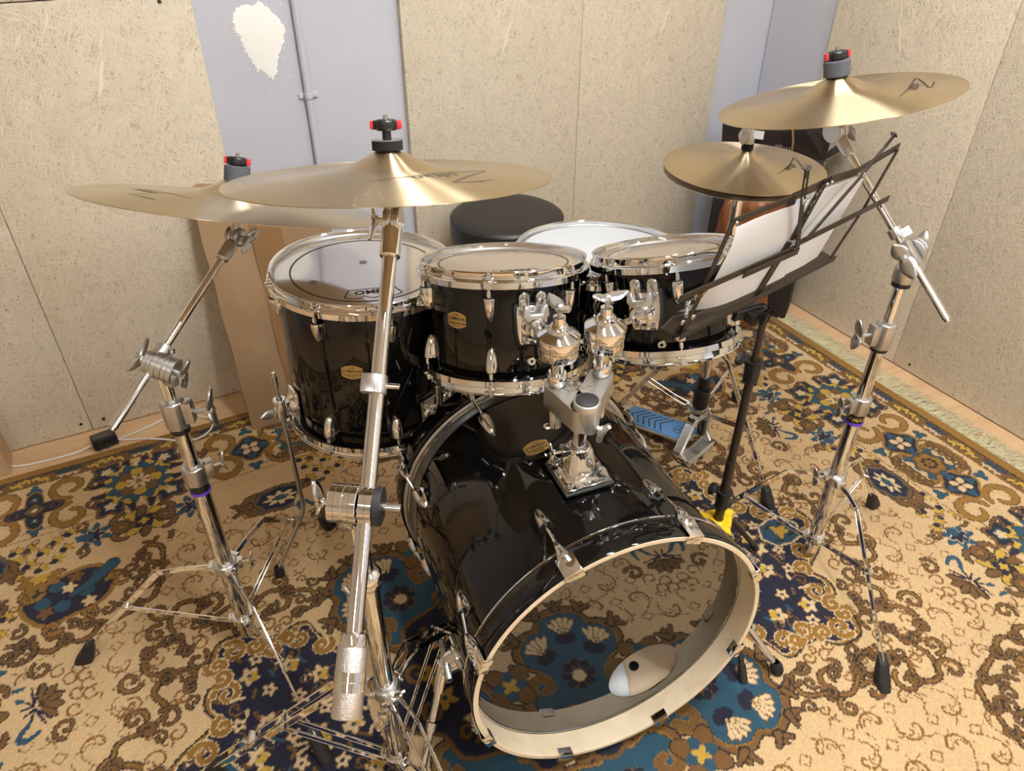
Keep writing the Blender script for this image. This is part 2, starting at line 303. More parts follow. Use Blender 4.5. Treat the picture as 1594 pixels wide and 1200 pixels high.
# rug
# ---- rug pattern, one quarter, mirrored twice (metres from the rug centre) ----
RUG_A,RUG_B,RES=1.445,1.122,0.0026
def rug_quarter():
    rs=np.random.RandomState(7)
    na,nb=int(RUG_A/RES)+1,int(RUG_B/RES)+1
    ga,gb=np.meshgrid(np.arange(na)*RES,np.arange(nb)*RES,indexing='ij')
    ga=ga+rs.uniform(-1,1,ga.shape)*.0016; gb=gb+rs.uniform(-1,1,gb.shape)*.0010
    FIELD,BROWN,OUT,NAVY,TEAL,GOLD,YEL,CREAM,THIN=range(9)
    img=np.zeros((na,nb),np.uint8)
    def box(x0,x1,y0,y1,m):
        return (slice(max(0,int((x0-m)/RES)),min(na,int((x1+m)/RES)+2)),slice(max(0,int((y0-m)/RES)),min(nb,int((y1+m)/RES)+2)))
    def put(sl,d,col,out,ow):
        v=img[sl]
        if out is not None: v[d<ow]=out
        v[d<0]=col
    def smooth(P,k=6,closed=False):
        P=np.asarray(P,float); n=len(P); o=[]
        idx=range(n if closed else n-1)
        for i in idx:
            if closed: p0,p1,p2,p3=P[i-1],P[i],P[(i+1)%n],P[(i+2)%n]
            else: p0,p1,p2,p3=P[max(i-1,0)],P[i],P[i+1],P[min(i+2,n-1)]
            for t in np.linspace(0,1,k,endpoint=False):
                o.append(.5*((2*p1)+(-p0+p2)*t+(2*p0-5*p1+4*p2-p3)*t*t+(-p0+3*p1-3*p2+p3)*t**3))
        if not closed: o.append(P[-1])
        return np.array(o)
    def stroke(P,w,col=BROWN,out=OUT,ow=.003,k=5,sm=True):
        P=smooth(P,k) if sm and len(P)>2 else np.asarray(P,float)
        W=np.interp(np.linspace(0,1,len(P)),np.linspace(0,1,len(np.atleast_1d(w))),np.atleast_1d(w)) if np.ndim(w) else np.full(len(P),w)
        m=W.max()+ow+.004
        sl=box(P[:,0].min(),P[:,0].max(),P[:,1].min(),P[:,1].max(),m)
        A=ga[sl];B=gb[sl]
        if A.size==0: return
        D=np.full(A.shape,9.)
        for i in range(len(P)-1):
            p,q=P[i],P[i+1];d=q-p;L=d@d+1e-12
            t=np.clip(((A-p[0])*d[0]+(B-p[1])*d[1])/L,0,1)
            D=np.minimum(D,np.hypot(A-p[0]-t*d[0],B-p[1]-t*d[1])-(W[i]+(W[i+1]-W[i])*t))
        put(sl,D,col,out,ow)
    def poly(P,col,out=OUT,ow=.003,sm=True,k=5):
        P=smooth(P,k,True) if sm else np.asarray(P,float)
        sl=box(P[:,0].min(),P[:,0].max(),P[:,1].min(),P[:,1].max(),ow+.006)
        A=ga[sl];B=gb[sl]
        if A.size==0: return
        ins=np.zeros(A.shape,bool);D=np.full(A.shape,9.);n=len(P)
        for i in range(n):
            p,q=P[i],P[(i+1)%n];d=q-p;L=d@d+1e-12
            t=np.clip(((A-p[0])*d[0]+(B-p[1])*d[1])/L,0,1)
            D=np.minimum(D,np.hypot(A-p[0]-t*d[0],B-p[1]-t*d[1]))
            if abs(d[1])>1e-12:
                c=((p[1]>B)!=(q[1]>B))&(A<d[0]*(B-p[1])/d[1]+p[0]); ins^=c
        put(sl,np.where(ins,-D,D),col,out,ow)
    def flower(x,y,r,n=5,amp=.25,rot=0,col=YEL,out=OUT,ow=.003,sx=1,sy=1):
        m=r*(1+amp)*max(sx,sy)+.01
        sl=box(x-m,x+m,y-m,y+m,.002);A=(ga[sl]-x)/sx;B=(gb[sl]-y)/sy
        if A.size==0: return
        th=np.arctan2(B,A);R=r*(1+amp*np.cos(n*(th-rot)))
        put(sl,np.hypot(A,B)-R,col,out,ow)
    def disc(x,y,r,col,out=None,ow=.003,sx=1,sy=1): flower(x,y,r,1,0,0,col,out,ow,sx,sy)
    def spiral(x,y,r,a0,turns,s=1,n=14,shrink=.8):
        t=np.linspace(0,1,n);a=a0+s*turns*2*np.pi*t;rr=r*(1-shrink*t)
        return np.stack([x+rr*np.cos(a),y+rr*np.sin(a)],1)
    def scroll(x,y,r,a0,turns=1.1,s=1,w=(.012,.006),col=GOLD,out=OUT,ow=.003,teeth=0):
        P=spiral(x,y,r,a0,turns,s); stroke(P,w,col,out,ow,3)
        for i in range(teeth):
            p=P[2+i*2]; v=np.array([x,y])-p; v/=np.linalg.norm(v)+1e-9
            stroke([p,p+v*r*.42],(.006,.002),col,out,.002)
    def curl(x,y,r,a0,s=1,w=.0022,turns=1.0): stroke(spiral(x,y,r,a0,turns,s,10,.75),w,THIN,None,0,3)
    def dcurl(x,y,r,a0,s=1,w=.0035,turns=1.0): stroke(spiral(x,y,r,a0,turns,s,10,.75),w,BROWN,OUT,.0022,3)
    # --- field sprigs on their checker lattice
    pa,pb=.0565,.054
    def sprig(x,y,v):
        sx=[1,-1,1,-1][v];sy=[1,1,-1,-1][v];rot=[0,.5,.2,-.4][v]
        c,s=np.cos(rot),np.sin(rot)
        def T(P): P=np.asarray(P,float)*[sx*.80,sy*.80]; return np.stack([x+P[:,0]*c-P[:,1]*s,y+P[:,0]*s+P[:,1]*c],1)
        main=T([(-.030,.026),(-.030,.008),(-.020,-.012),(0,-.020),(.018,-.014),(.026,.002),(.022,.016),(.012,.014),(.013,.006)])
        stroke(main,(.0012,.0021,.0026,.0024,.0012),THIN,None,0,4)
        stroke(T([(-.022,.004),(-.012,-.006),(-.002,-.006),(.002,.002),(-.004,.006)]),.0013,THIN,None,0,4)
        stroke(T([(.004,-.019),(.010,-.006),(.006,.002)]),.0013,THIN,None,0,4)
        stroke(T([(-.026,-.004),(-.036,-.006),(-.042,0)]),.0012,THIN,None,0,3)
        stroke(T([(.018,-.014),(.030,-.020),(.044,-.022)]),.0012,THIN,None,0,3)
        stroke(T([(.006,-.020),(.010,-.030),(.006,-.036)]),.0013,THIN,None,0,3)
        stroke(T([(-.030,.022),(-.024,.032),(-.026,.040)]),.0012,THIN,None,0,3)
    for i in range(0,24):
        for j in range(0,18):
            x,y=(i+.5)*pa,(j+.5)*pb
            if (i+j)%2==0: sprig(x,y,((i//2)%2)+2*((j)%2))
            else:
                P=[(x+.0115*np.cos(t)*(1+.25*np.cos(4*t)),y+.010*np.sin(t)*(1+.25*np.cos(4*t))) for t in np.linspace(0,2*np.pi,13)]
                stroke(P,.0013,THIN,None,0,3)
    # --- central medallion: cleared ground, filigree, navy lobe, teal lobes
    poly([(-.05,.56),(.03,.545),(.10,.47),(.20,.44),(.30,.44),(.40,.42),(.50,.42),(.60,.42),(.68,.46),(.72,.44),(.70,.39),(.74,.34),(.75,.28),(.80,.2),(.86,.1),(.88,0),(.86,-.1),(-.05,-.1)],FIELD,None)
    fil=[[(.82,0),(.83,.05),(.80,.10),(.84,.13),(.83,.17),(.78,.17)],[(.78,.17),(.74,.20),(.76,.25),(.73,.28),(.68,.27),(.69,.23)],[(.73,.28),(.77,.31),(.76,.36),(.70,.36),(.69,.32)],
         [(.70,.36),(.71,.42),(.68,.46),(.64,.44),(.66,.40),(.63,.38)],[(.63,.38),(.58,.40),(.55,.37),(.58,.34),(.61,.35)],[(.55,.37),(.50,.40),(.46,.38),(.47,.34),(.51,.34)],[(.46,.38),(.41,.36),(.41,.32),(.45,.31)]]
    for P in fil:
        stroke(P,(.0035,.0056,.003),BROWN,OUT,.0026); stroke([(x+.0008,y+.0008) for x,y in P],(.0008,.0018,.0006),GOLD,None)
        for q in (0,len(P)//2,len(P)-1): scroll(P[q][0],P[q][1],.017,1.7*q+9*P[q][0],1.,1-2*(q%2),(.0042,.003),BROWN,OUT,.0022)
    for x,y,r,a0,s in ((.855,.05,.035,2.5,1),(.80,.205,.03,3.5,-1),(.80,.30,.035,4,1),(.725,.46,.04,3.3,1),(.74,.40,.03,2,-1),(.62,.435,.035,4.5,-1),(.54,.42,.032,4.2,1),(.47,.42,.026,4.6,-1),(.85,.12,.03,1.5,-1)):
        scroll(x,y,r*.78,a0,1.0,s,(.0046,.0032),BROWN,OUT,.0024); stroke(spiral(x,y,r*.78,a0,.7,s),(.0016,.0009),GOLD,None,0,3)
    for x,y,r,a0 in ((.77,.10,.025,0),(.73,.14,.02,2),(.66,.33,.022,1),(.60,.31,.02,3),(.71,.22,.02,4),(.79,.05,.02,2.4),(.64,.36,.018,5),(.52,.31,.02,1.6),(.48,.30,.016,.4),(.68,.41,.02,2.2),(.75,.33,.018,3.2),(.80,.24,.02,1.2)):
        curl(x,y,r,a0);curl(x+.02,y-.012,r*.7,a0+2,-1); 
    for x,y,r,a0 in ((.74,.18,.026,1),(.67,.29,.026,2.4),(.77,.07,.022,4),(.58,.33,.024,.6)): dcurl(x,y,r,a0)
    for x,y,rr_,a0 in ((.70,.26,.018,1),(.69,.33,.02,3),(.72,.37,.016,5),(.66,.385,.018,2),(.60,.36,.016,4),(.56,.345,.016,.5),(.50,.355,.018,2.5),(.44,.345,.016,1.2),(.40,.385,.018,3.3),(.735,.27,.014,2),(.76,.145,.016,1.1),(.815,.075,.014,3.9),(.69,.195,.018,5.1),(.63,.275,.014,2.2)):
        dcurl(x,y,rr_*.9,a0,1,.0026); curl(x+.018,y+.016,rr_*.7,a0+3)
    navy=[(.30,-.2),(.30,.14),(.40,.17),(.436,.24),(.45,.275),(.50,.265),(.535,.27),(.565,.30),(.60,.305),(.625,.30),(.64,.27),(.655,.25),(.63,.235),(.625,.215),(.655,.20),(.665,.165),(.65,.125),(.69,.10),(.735,.075),(.765,.04),(.775,0),(.76,-.1),(.70,-.2)]
    poly(navy,GOLD,OUT,.011); 
    sl=np.s_[:,:]; poly(navy,BROWN,GOLD,.006); poly([(x-.004 if x>.4 else x,y-.003 if y>.1 else y) for x,y in navy],NAVY,CREAM,.003)
    for x,y,r,a0,s in ((.600,.275,.027,1.2,1),(.635,.255,.022,.2,-1),(.628,.178,.029,.3,1),(.632,.222,.020,5.6,-1),(.690,.070,.027,.4,1),(.648,.112,.021,1.4,-1),(.748,.035,.020,.2,1),(.52,.243,.022,1.9,-1),(.556,.268,.020,2.6,1),(.465,.245,.025,1.5,-1),(.425,.205,.022,2.9,1),(.49,.255,.016,.6,1)):
        scroll(x,y,r,a0,1.15,s,(.0066,.0046),GOLD,CREAM,.0024)
    stroke([(.775,.0),(.745,.035),(.70,.03)],(.005,.003),GOLD,CREAM,.0025)
    ff=[(.58,.20),(.55,.15),(.50,.19),(.62,.10),(.57,.08),(.50,.11),(.45,.14),(.53,.03),(.60,.02),(.46,.06),(.42,.0),(.64,.045),(.41,.10),(.56,.235),(.485,.015)]
    for i,(x,y) in enumerate(ff):
        big=i%2==0
        flower(x,y,.017 if big else .012,5,.28,i*.9,CREAM,BROWN,.0025)
        if big: disc(x-.006,y-.005,.011,YEL)
        disc(x,y,.004,TEAL if big else NAVY)
    for k in range(90):
        x,y=rs.uniform(.34,.74),rs.uniform(0,.27)
        if min(np.hypot(x-p[0],y-p[1]) for p in ff)<.024: continue
        i,j=int(x/RES),int(y/RES)
        if img[i,j]!=NAVY: continue
        a=rs.uniform(0,6.28);L=rs.uniform(.006,.012)
        stroke([(x-L*np.cos(a),y-L*np.sin(a)),(x+L*np.cos(a),y+L*np.sin(a))],.0035 if k%3 else .0016,[BROWN,CREAM,BROWN,TEAL][k%4],None)
        if k%3==0: curl(x,y,.018,a,1,.0014)
    hx=[(.745,0),(.725,.038),(.685,.046),(.645,.038),(.625,0),(.645,-.038),(.685,-.046),(.725,-.038)]
    poly(hx,CREAM,OUT,.002,False); poly([(.685+(x-.685)*.9,y*.88) for x,y in hx],TEAL,None,0,False)
    flower(.685,0,.018,4,.35,.4,YEL,OUT,.002)
    for s in (1,): stroke([(.66,.02),(.67,.026)],.004,OUT,None);stroke([(.70,.022),(.712,.018)],.004,OUT,None)
    # teal petals: along b axis and on the diagonal
    def lobe(x,y,ang,sc=1.0):
        c,s=np.cos(ang),np.sin(ang)
        T=lambda P:[(x+sc*(p[0]*c-p[1]*s),y+sc*(p[0]*s+p[1]*c)) for p in P]
        out=[(.085,0),(.075,.040),(.045,.055),(.035,.085),(.0,.105),(-.035,.095),(-.055,.07),(-.075,.10),(-.12,.11),(-.15,.08),(-.14,.03),(-.19,.02)]
        full=out+[(p[0],-p[1]) for p in out[::-1]][:-1]
        ext=T([(p[0]*1.13+.006,p[1]*1.16) for p in full])
        poly(ext,BROWN,OUT,.004)
        for p,d in (((.10,0),(.035,0)),((.085,.05),(.03,.02)),((.085,-.05),(.03,-.02)),((.03,.11),(.02,.035)),((.03,-.11),(.02,-.035)),((-.04,.118),(.0,.03)),((-.04,-.118),(.0,-.03))):
            q=(p[0]+d[0],p[1]+d[1]); q=((p[0]+q[0])/2,(p[1]+q[1])/2); stroke(T([p,q]),(.010*sc,.005*sc),BROWN,OUT,.003)
            for e in (1,-1): stroke(T([p,(q[0]+d[1]*.5*e,q[1]-d[0]*.5*e)]),(.007*sc,.004*sc),BROWN,OUT,.003)
        poly(T([(p[0]*1.04,p[1]*1.05) for p in full]),GOLD,None); poly(T(full),TEAL,OUT,.0012)
        for fx,fy,fa in ((.035,0,0),(-.005,.058,.5),(-.005,-.058,-.5)):
            for k in range(-2,3):
                a=fa+k*.42; poly(T([(fx-.012*np.cos(fa),fy-.012*np.sin(fa)),(fx+.034*np.cos(a-.17),fy+.034*np.sin(a-.17)),(fx+.040*np.cos(a),fy+.040*np.sin(a)),(fx+.034*np.cos(a+.17),fy+.034*np.sin(a+.17))]),CREAM,BROWN,.0018,False)
            for k in range(-1,2):
                a=fa+np.pi+k*.8; disc(*T([(fx-.006+.016*np.cos(a),fy+.016*np.sin(a))])[0],.013*sc,NAVY)
        cx=-.075
        for k in range(8):
            a=k*.785; disc(*T([(cx+.026*np.cos(a),.026*np.sin(a))])[0],.011*sc,NAVY,BROWN,.0015)
        disc(*T([(cx-.004,0)])[0],.014*sc,CREAM,BROWN,.002)
        for sg in (1,-1):
            scrollP=T([(-.10,.105*sg),(-.075,.10*sg),(-.07,.075*sg),(-.09,.062*sg),(-.10,.078*sg)])
            stroke(scrollP,(.011*sc,.007*sc),BROWN,GOLD,.0025)
    poly([(0,-.1),(0,.40),(.10,.38),(.2,.33),(.33,.25),(.36,.15),(.36,-.1)],FIELD,None)
    lobe(.285,.30,.86,1.0); lobe(0,.43,np.pi/2,1.0)
    flower(.145,.36,.045,4,.3,.78,BROWN,OUT,.004); flower(.145,.36,.028,4,.3,0,TEAL,None); flower(.145,.36,.015,4,.3,.78,YEL,None)
    poly([(-.05,-.1),(-.05,.27),(.0,.285),(.07,.25),(.13,.25),(.16,.19),(.25,.16),(.27,.10),(.33,.05),(.34,-.1)],NAVY,BROWN,.009)
    for k,(x,y) in enumerate(((.05,.19),(.12,.14),(.2,.1),(.06,.08),(.14,.04),(.24,.03),(.0,.13),(.02,.23))):
        flower(x,y,.02,5,.3,k,YEL if k%2 else CREAM,BROWN,.003); disc(x,y,.006,TEAL)
        scroll(x+.03,y+.02,.024,k,1,1,(.005,.004),BROWN,OUT,.002)
    flower(0,0,.1,8,.2,0,TEAL,GOLD,.006); flower(0,0,.05,8,.2,.3,YEL,OUT,.003)
    # --- corner spandrel
    poly([(.69,.72),(.70,.58),(.74,.49),(.80,.50),(.85,.46),(.92,.44),(1.0,.47),(1.06,.52),(1.10,.62),(1.08,.72),(.95,.78),(.8,.78)],FIELD,None)
    for P in ([(.995,.505),(.97,.47),(.94,.455),(.92,.48),(.94,.50)],[(.92,.47),(.88,.455),(.85,.475),(.87,.50)],[(.85,.475),(.80,.485),(.77,.50),(.79,.53)],[(.77,.50),(.735,.51),(.72,.55),(.745,.56)],[(.72,.55),(.705,.60),(.73,.62),(.75,.60)],[(.705,.60),(.70,.66),(.73,.68),(.75,.66)],[(1.0,.50),(1.05,.52),(1.07,.57),(1.04,.58)],[(1.07,.57),(1.09,.63),(1.06,.66),(1.04,.63)]):
        stroke(P,(.0036,.0058,.003),BROWN,OUT,.0026); stroke([(x+.0008,y+.0008) for x,y in P],(.0008,.0018,.0006),GOLD,None)
        for q in (0,len(P)-1): scroll(P[q][0],P[q][1],.018,1.7*q+9*P[q][0],1.,1-2*(q%2),(.0044,.003),BROWN,OUT,.0022)
    scroll(.715,.705,.045,3.6,1.0,-1,(.0055,.0035),BROWN,OUT,.0025,2); scroll(1.005,.475,.034,2.5,1,1,(.005,.0035),BROWN,OUT,.003,2)
    poly([(.985,.57),(.95,.535),(.89,.545),(.84,.56),(.815,.60),(.82,.645),(.86,.67),(.92,.665),(.97,.64),(1.0,.61)],NAVY,GOLD,.011)
    for x,y in ((.84,.64),(.87,.60),(.92,.575),(.96,.60),(.93,.64)): disc(x,y,.017,TEAL)
    stroke([(.81,.66),(.86,.62),(.90,.60)],(.016,.006),TEAL,OUT,.002)
    for x,y,c in ((.865,.565,CREAM),(.905,.625,CREAM),(.955,.57,BROWN),(.89,.655,BROWN)): flower(x,y,.013,5,.3,x*9,c,BROWN,.002)
    for x,y,r,a0,s in ((.80,.60,.04,0.5,1),(.985,.645,.04,3.6,1),(.87,.53,.03,5.2,-1),(.94,.52,.028,4.2,1)): scroll(x,y,r*.72,a0,1,s,(.007,.0045),GOLD,OUT,.002,2)
    flower(.965,.69,.045,9,.18,.4,GOLD,OUT,.003); flower(.965,.69,.02,6,.2,0,YEL,OUT,.002)
    for x,y,r,a0 in ((.76,.57,.02,1),(.78,.55,.018,3),(.83,.52,.018,2),(1.01,.54,.02,2),(1.03,.60,.02,4),(.74,.64,.018,0),(.90,.51,.015,1),(.77,.62,.02,5)): dcurl(x,y,r,a0)
    for x,y in ((.745,.735),(.77,.745),(.80,.73)): flower(x,y,.012,4,.4,.6,YEL,BROWN,.003)
    # --- leafy palmettes in the field
    def leafy(x,y,ang):
        c,s=np.cos(ang),np.sin(ang);T=lambda P:[(x+p[0]*c-p[1]*s,y+p[0]*s+p[1]*c) for p in P]
        poly(T([(-.07,-.06),(.09,-.07),(.10,.07),(-.07,.06)]),FIELD,None)
        for k in range(-2,3):
            a=k*.5; poly(T([(.01,0),(.045*np.cos(a-.2),.045*np.sin(a-.2)),(.055*np.cos(a),.055*np.sin(a)),(.045*np.cos(a+.2),.045*np.sin(a+.2))]),BROWN,OUT,.0025,False)
        for sg in (1,-1):
            [stroke(T([(.0,.004*sg),(.022*c2,.050*s2*sg)]),(.003,.0065,.002),NAVY,None,0,3) for c2,s2 in ((.4,1.),(.9,.85),(-.5,.5),(-1.,.2))]
            stroke(T([(-.015,.03*sg),(-.04,.05*sg),(-.03,.065*sg),(-.005,.06*sg)]),(.005,.0075,.004),TEAL,None)
            for q in ((.075,.02),(.095,.035),(.06,.055),(.10,.01)): stroke(spiral(*T([(q[0],q[1]*sg)])[0],.018,ang+sg,.9,sg,8,.6),.0022,THIN,None,0,3)
            dcurl(*T([(.035,.085*sg)])[0],.024,ang+2*sg,sg)
    leafy(.975,.325,np.pi-.25)
    # --- rosettes and their side flowers just inside the border
    def rosette(x,y,r=.05,rot=0):
        disc(x,y,r*1.5,FIELD)
        for k in range(8):
            a=rot+k*np.pi/4; c,s=np.cos(a),np.sin(a)
            poly([(x+r*.3*c-r*.18*-s,y+r*.3*s-r*.18*c),(x+r*.85*c+r*.24*s,y+r*.85*s-r*.24*c),(x+r*1.2*c,y+r*1.2*s),(x+r*.85*c-r*.24*s,y+r*.85*s+r*.24*c)],YEL if k%2 else BROWN,OUT,.0028)
        flower(x,y,r*.42,4,.25,rot+.78,NAVY,OUT,.002); flower(x,y,r*.2,4,.3,rot,YEL,None)
    def side(x,y,ang):
        c,s=np.cos(ang),np.sin(ang);T=lambda P:[(x+p[0]*c-p[1]*s,y+p[0]*s+p[1]*c) for p in P]
        for sg in (1,-1): stroke(T([(-.03,.012*sg),(.0,.02*sg),(-.008,.042*sg),(-.026,.046*sg)]),(.009,.008,.004),BROWN,OUT,.0025)
        disc(*T([(-.015,0)])[0],.02,BROWN,OUT,.003);disc(*T([(-.018,0)])[0],.008,GOLD,OUT,.002)
        flower(*T([(.045,0)])[0],.036,7,.28,ang,TEAL,None); flower(*T([(.045,0)])[0],.02,6,.3,0,NAVY,CREAM,.0025)
        stroke(T([(.06,.0),(.095,.012)]),(.014,.004),TEAL,None)
        for sg in (1,-1): dcurl(*T([(.075,.045*sg)])[0],.018,ang+1.5*sg,sg)
    def oval(x,y,ang,sc=1):
        c,s=np.cos(ang),np.sin(ang);T=lambda P:[(x+sc*(p[0]*c-p[1]*s),y+sc*(p[0]*s+p[1]*c)) for p in P]
        for sg in (1,-1):
            for sh in (1,-1): stroke(T([(.04*sg,.03*sh),(.075*sg,.03*sh),(.095*sg,.012*sh),(.12*sg,.02*sh)]),(.012,.004),BROWN,OUT,.003)
            stroke(T([(.06*sg,0),(.11*sg,0)]),(.014,.003),BROWN,OUT,.003)
        poly(T([(.07*np.cos(t),.048*np.sin(t)) for t in np.linspace(0,6.28,12,endpoint=False)]),BROWN,OUT,.003)
        poly(T([(.058*np.cos(t)*(1+.08*np.cos(8*t)),.038*np.sin(t)*(1+.08*np.cos(8*t))) for t in np.linspace(0,6.28,32,endpoint=False)]),NAVY,TEAL,.003,False)
        poly(T([(.036*np.cos(t)*(1+.3*np.cos(8*t)),.021*np.sin(t)*(1+.3*np.cos(8*t))) for t in np.linspace(0,6.28,48,endpoint=False)]),CREAM,None,0,False)
        poly(T([(.018*np.cos(t)*(1+.2*np.cos(6*t)),.008*np.sin(t)) for t in np.linspace(0,6.28,20,endpoint=False)]),TEAL,OUT,.002,False)
    def cluster(x,y):
        disc(x,y,.07,FIELD)
        for k,(dx,dy) in enumerate(((-.05,.0),(-.028,.035),(-.03,-.03),(.0,.01),(.005,-.045),(.03,.035),(.03,-.02),(.055,.005),(.06,.04),(-.06,.05),(.06,-.05))):
            flower(x+dx,y+dy,.012,5,.3,k,YEL,OUT,.002); disc(x+dx+.010,y+dy-.006,.009,NAVY)
            if k%2: curl(x+dx-.012,y+dy+.016,.012,k)
    poly([(1.0,.05),(1.13,.05),(1.13,.45),(1.02,.45)],FIELD,None,0,False)
    rosette(1.08,.333); side(1.07,.262,-np.pi/2); side(1.07,.405,np.pi/2); cluster(1.105,.125); oval(1.075,0,np.pi/2)
    poly([(.28,.70),(1.1,.72),(1.1,.84),(.28,.84)],FIELD,None,0,False)
    rosette(.73,.776); side(.80,.776,0); side(.66,.776,np.pi); cluster(.955,.765); oval(.40,.70,0); cluster(.25,.79); oval(.05,.75,0)
    cluster(1.09,.55); oval(1.08,.78,np.pi/4,.8); leafy(.30,.62,-np.pi/2)
    # --- main border
    A0,A1,B0,B1=1.135,1.360,.838,1.046
    v=img; m=((ga>A0)|(gb>B0)); v[m]=FIELD
    for a,b in ((A0,B0),(A0+.028,B0+.022)):
        ln=(((np.abs(ga-a)<.0014)&(gb<b))|((np.abs(gb-b)<.0014)&(ga<a))); v[ln]=THIN
    def sqmed(x,y,r=.1):
        for k in range(4):
            a=k*np.pi/2+np.pi/4;c,s=np.cos(a),np.sin(a)
            flower(x+r*1.02*c,y+r*1.02*s,r*.40,5,.2,a,BROWN,OUT,.003); flower(x+r*1.0*c,y+r*1.0*s,r*.34,5,.22,a,NAVY,None)
            flower(x+r*1.05*c,y+r*1.05*s,r*.13,5,.2,a,CREAM,TEAL,.005)
            for e in (.5,-.5): stroke([(x+r*.9*np.cos(a+e),y+r*.9*np.sin(a+e)),(x+r*1.15*np.cos(a+e*1.2),y+r*1.15*np.sin(a+e*1.2))],(.010,.005),NAVY,BROWN,.003)
        flower(x,y,r*.86,16,.06,0,YEL,OUT,.002); flower(x,y,r*.76,12,.10,.2,TEAL,OUT,.0015)
        for k in range(8):
            a=k*np.pi/4; stroke([(x+r*.7*np.cos(a),y+r*.7*np.sin(a)),(x+r*.9*np.cos(a),y+r*.9*np.sin(a))],(.004,.006),[CREAM,YEL][k%2],None)
        for k in range(8):
            a=k*np.pi/4; c,s=np.cos(a),np.sin(a); disc(x+r*.42*c,y+r*.42*s,r*.17,[YEL,BROWN][k%2],OUT,.0018)
        for k in range(8):
            a=k*np.pi/4+.39; stroke([(x+r*.08*np.cos(a),y+r*.08*np.sin(a)),(x+r*.26*np.cos(a),y+r*.26*np.sin(a))],.0062,CREAM,OUT,.0014)
        disc(x,y,r*.07,GOLD,OUT,.001)
    def cscroll(x,y,dx,dy,sc=1,axis=0):
        # acanthus scroll pair springing from the small medallion towards (dx,dy)
        s=dx*dy*(1 if axis==0 else -1)
        a0=np.arctan2(-dy,-dx)+(0.75*s)
        P=spiral(x,y,.047*sc,a0,-.95*s/abs(s),1,16,.55) if True else 0
        stroke(P,(.007,.0105,.006),GOLD,OUT,.002,3)
        for i in (3,5,7,9):
            p=P[i];w=np.array([x,y])-p;w/=np.linalg.norm(w);stroke([p,p+w*.016],(.006,.0015),GOLD,None)
    def four(x,y,axis=0,cross=False):
        D=(1,0) if axis==0 else (0,1)
        for du in (1,-1):
            for dw in (1,-1):
                px=x+(.082*du if axis==0 else .058*dw); py=y+(.058*dw if axis==0 else .082*du)
                cscroll(px,py,np.sign(px-x),np.sign(py-y),1,axis)
                qx=x+(.140*du if axis==0 else .040*dw); qy=y+(.040*dw if axis==0 else .140*du)
                dcurl(qx,qy,.022,1.5*du+dw,du*dw,.0045,1.1)
                qx=x+(.168*du if axis==0 else .066*dw); qy=y+(.066*dw if axis==0 else .168*du)
                dcurl(qx,qy,.018,2.5*du+dw,-du*dw,.005,.8)
        for dw in (1,-1):
            qx=x+(0 if axis==0 else .082*dw);qy=y+(.082*dw if axis==0 else 0)
            flower(qx,qy,.015,3,.35,np.pi/2*dw,TEAL,OUT,.0015)
        if cross:
            flower(x,y,.050,4,.42,0,NAVY,GOLD,.006); 
            poly([(x+.025,y),(x,y+.025),(x-.025,y),(x,y-.025)],BROWN,OUT,.002,False); poly([(x+.010,y),(x,y+.010),(x-.010,y),(x,y-.010)],CREAM,OUT,.003,False)
            for dw in (1,-1):
                qx=x+(0 if axis==0 else .042*dw);qy=y+(.042*dw if axis==0 else 0); disc(qx,qy,.009,TEAL);disc(qx,qy,.0035,CREAM)
                qx=x+(.05*dw if axis==0 else 0);qy=y+(0 if axis==0 else .05*dw); disc(qx,qy,.011,NAVY,BROWN,.002)
        else:
            flower(x,y,.047,4,.12,0,NAVY,GOLD,.008)
            for k in range(4):
                a=k*np.pi/2+.78;c,s=np.cos(a),np.sin(a)
                poly([(x+.004*c,y+.004*s),(x+.018*c-.010*s,y+.018*s+.010*c),(x+.030*c,y+.030*s),(x+.018*c+.010*s,y+.018*s-.010*c)],CREAM,BROWN,.0015)
                a=k*np.pi/2;flower(x+.036*np.cos(a),y+.036*np.sin(a),.012,3,.3,a,TEAL,None)
    def smallros(x,y,axis):
        flower(x,y,.050,8,.10,0,TEAL,None); 
        for k in range(4):
            a=k*np.pi/2+.78; flower(x+.056*np.cos(a),y+.056*np.sin(a),.012,4,.3,0,TEAL,OUT,.001)
        flower(x,y,.042,6,.10,0,BROWN,OUT,.002); flower(x,y,.035,6,.10,0,GOLD,None)
        for k in range(8):
            a=k*np.pi/4; disc(x+.018*np.cos(a),y+.018*np.sin(a),.0065,OUT)
        disc(x,y,.006,BROWN)
        for dw in (1,-1):
            for t in np.linspace(-.055,.055,6):
                q=(x+t,y+.07*dw) if axis==0 else (x+.07*dw,y+t)
                stroke(spiral(q[0],q[1],.010,t*60,1,1,8,.3),.0028,BROWN,OUT,.002,2)
            Q=[(-.085,.05),(-.06,.085),(0,.09),(.06,.085),(.085,.05)]
            stroke([(x+p[0],y+p[1]*dw) if axis==0 else (x+p[1]*dw,y+p[0]) for p in Q],.0025,BROWN,OUT,.001)
    yb,xa=.942,1.245
    for x in (.18,.43): four(x,yb,0)
    four(.978,yb,0,True); smallros(.305,yb,0); sqmed(.728,yb); sqmed(.0,yb)
    for y in (.098,.585): four(xa,y,1,y>.5)
    smallros(xa,0,1); sqmed(xa,.338); smallros(xa,.70,1); sqmed(xa,yb)
    # --- guard stripe and outer band
    g=((ga>A1)|(gb>B1)); v[g]=THIN
    g=((ga>A1+.004)|(gb>B1+.004)); v[g]=BROWN
    g=((ga>1.403)|(gb>1.086)); v[g]=OUT
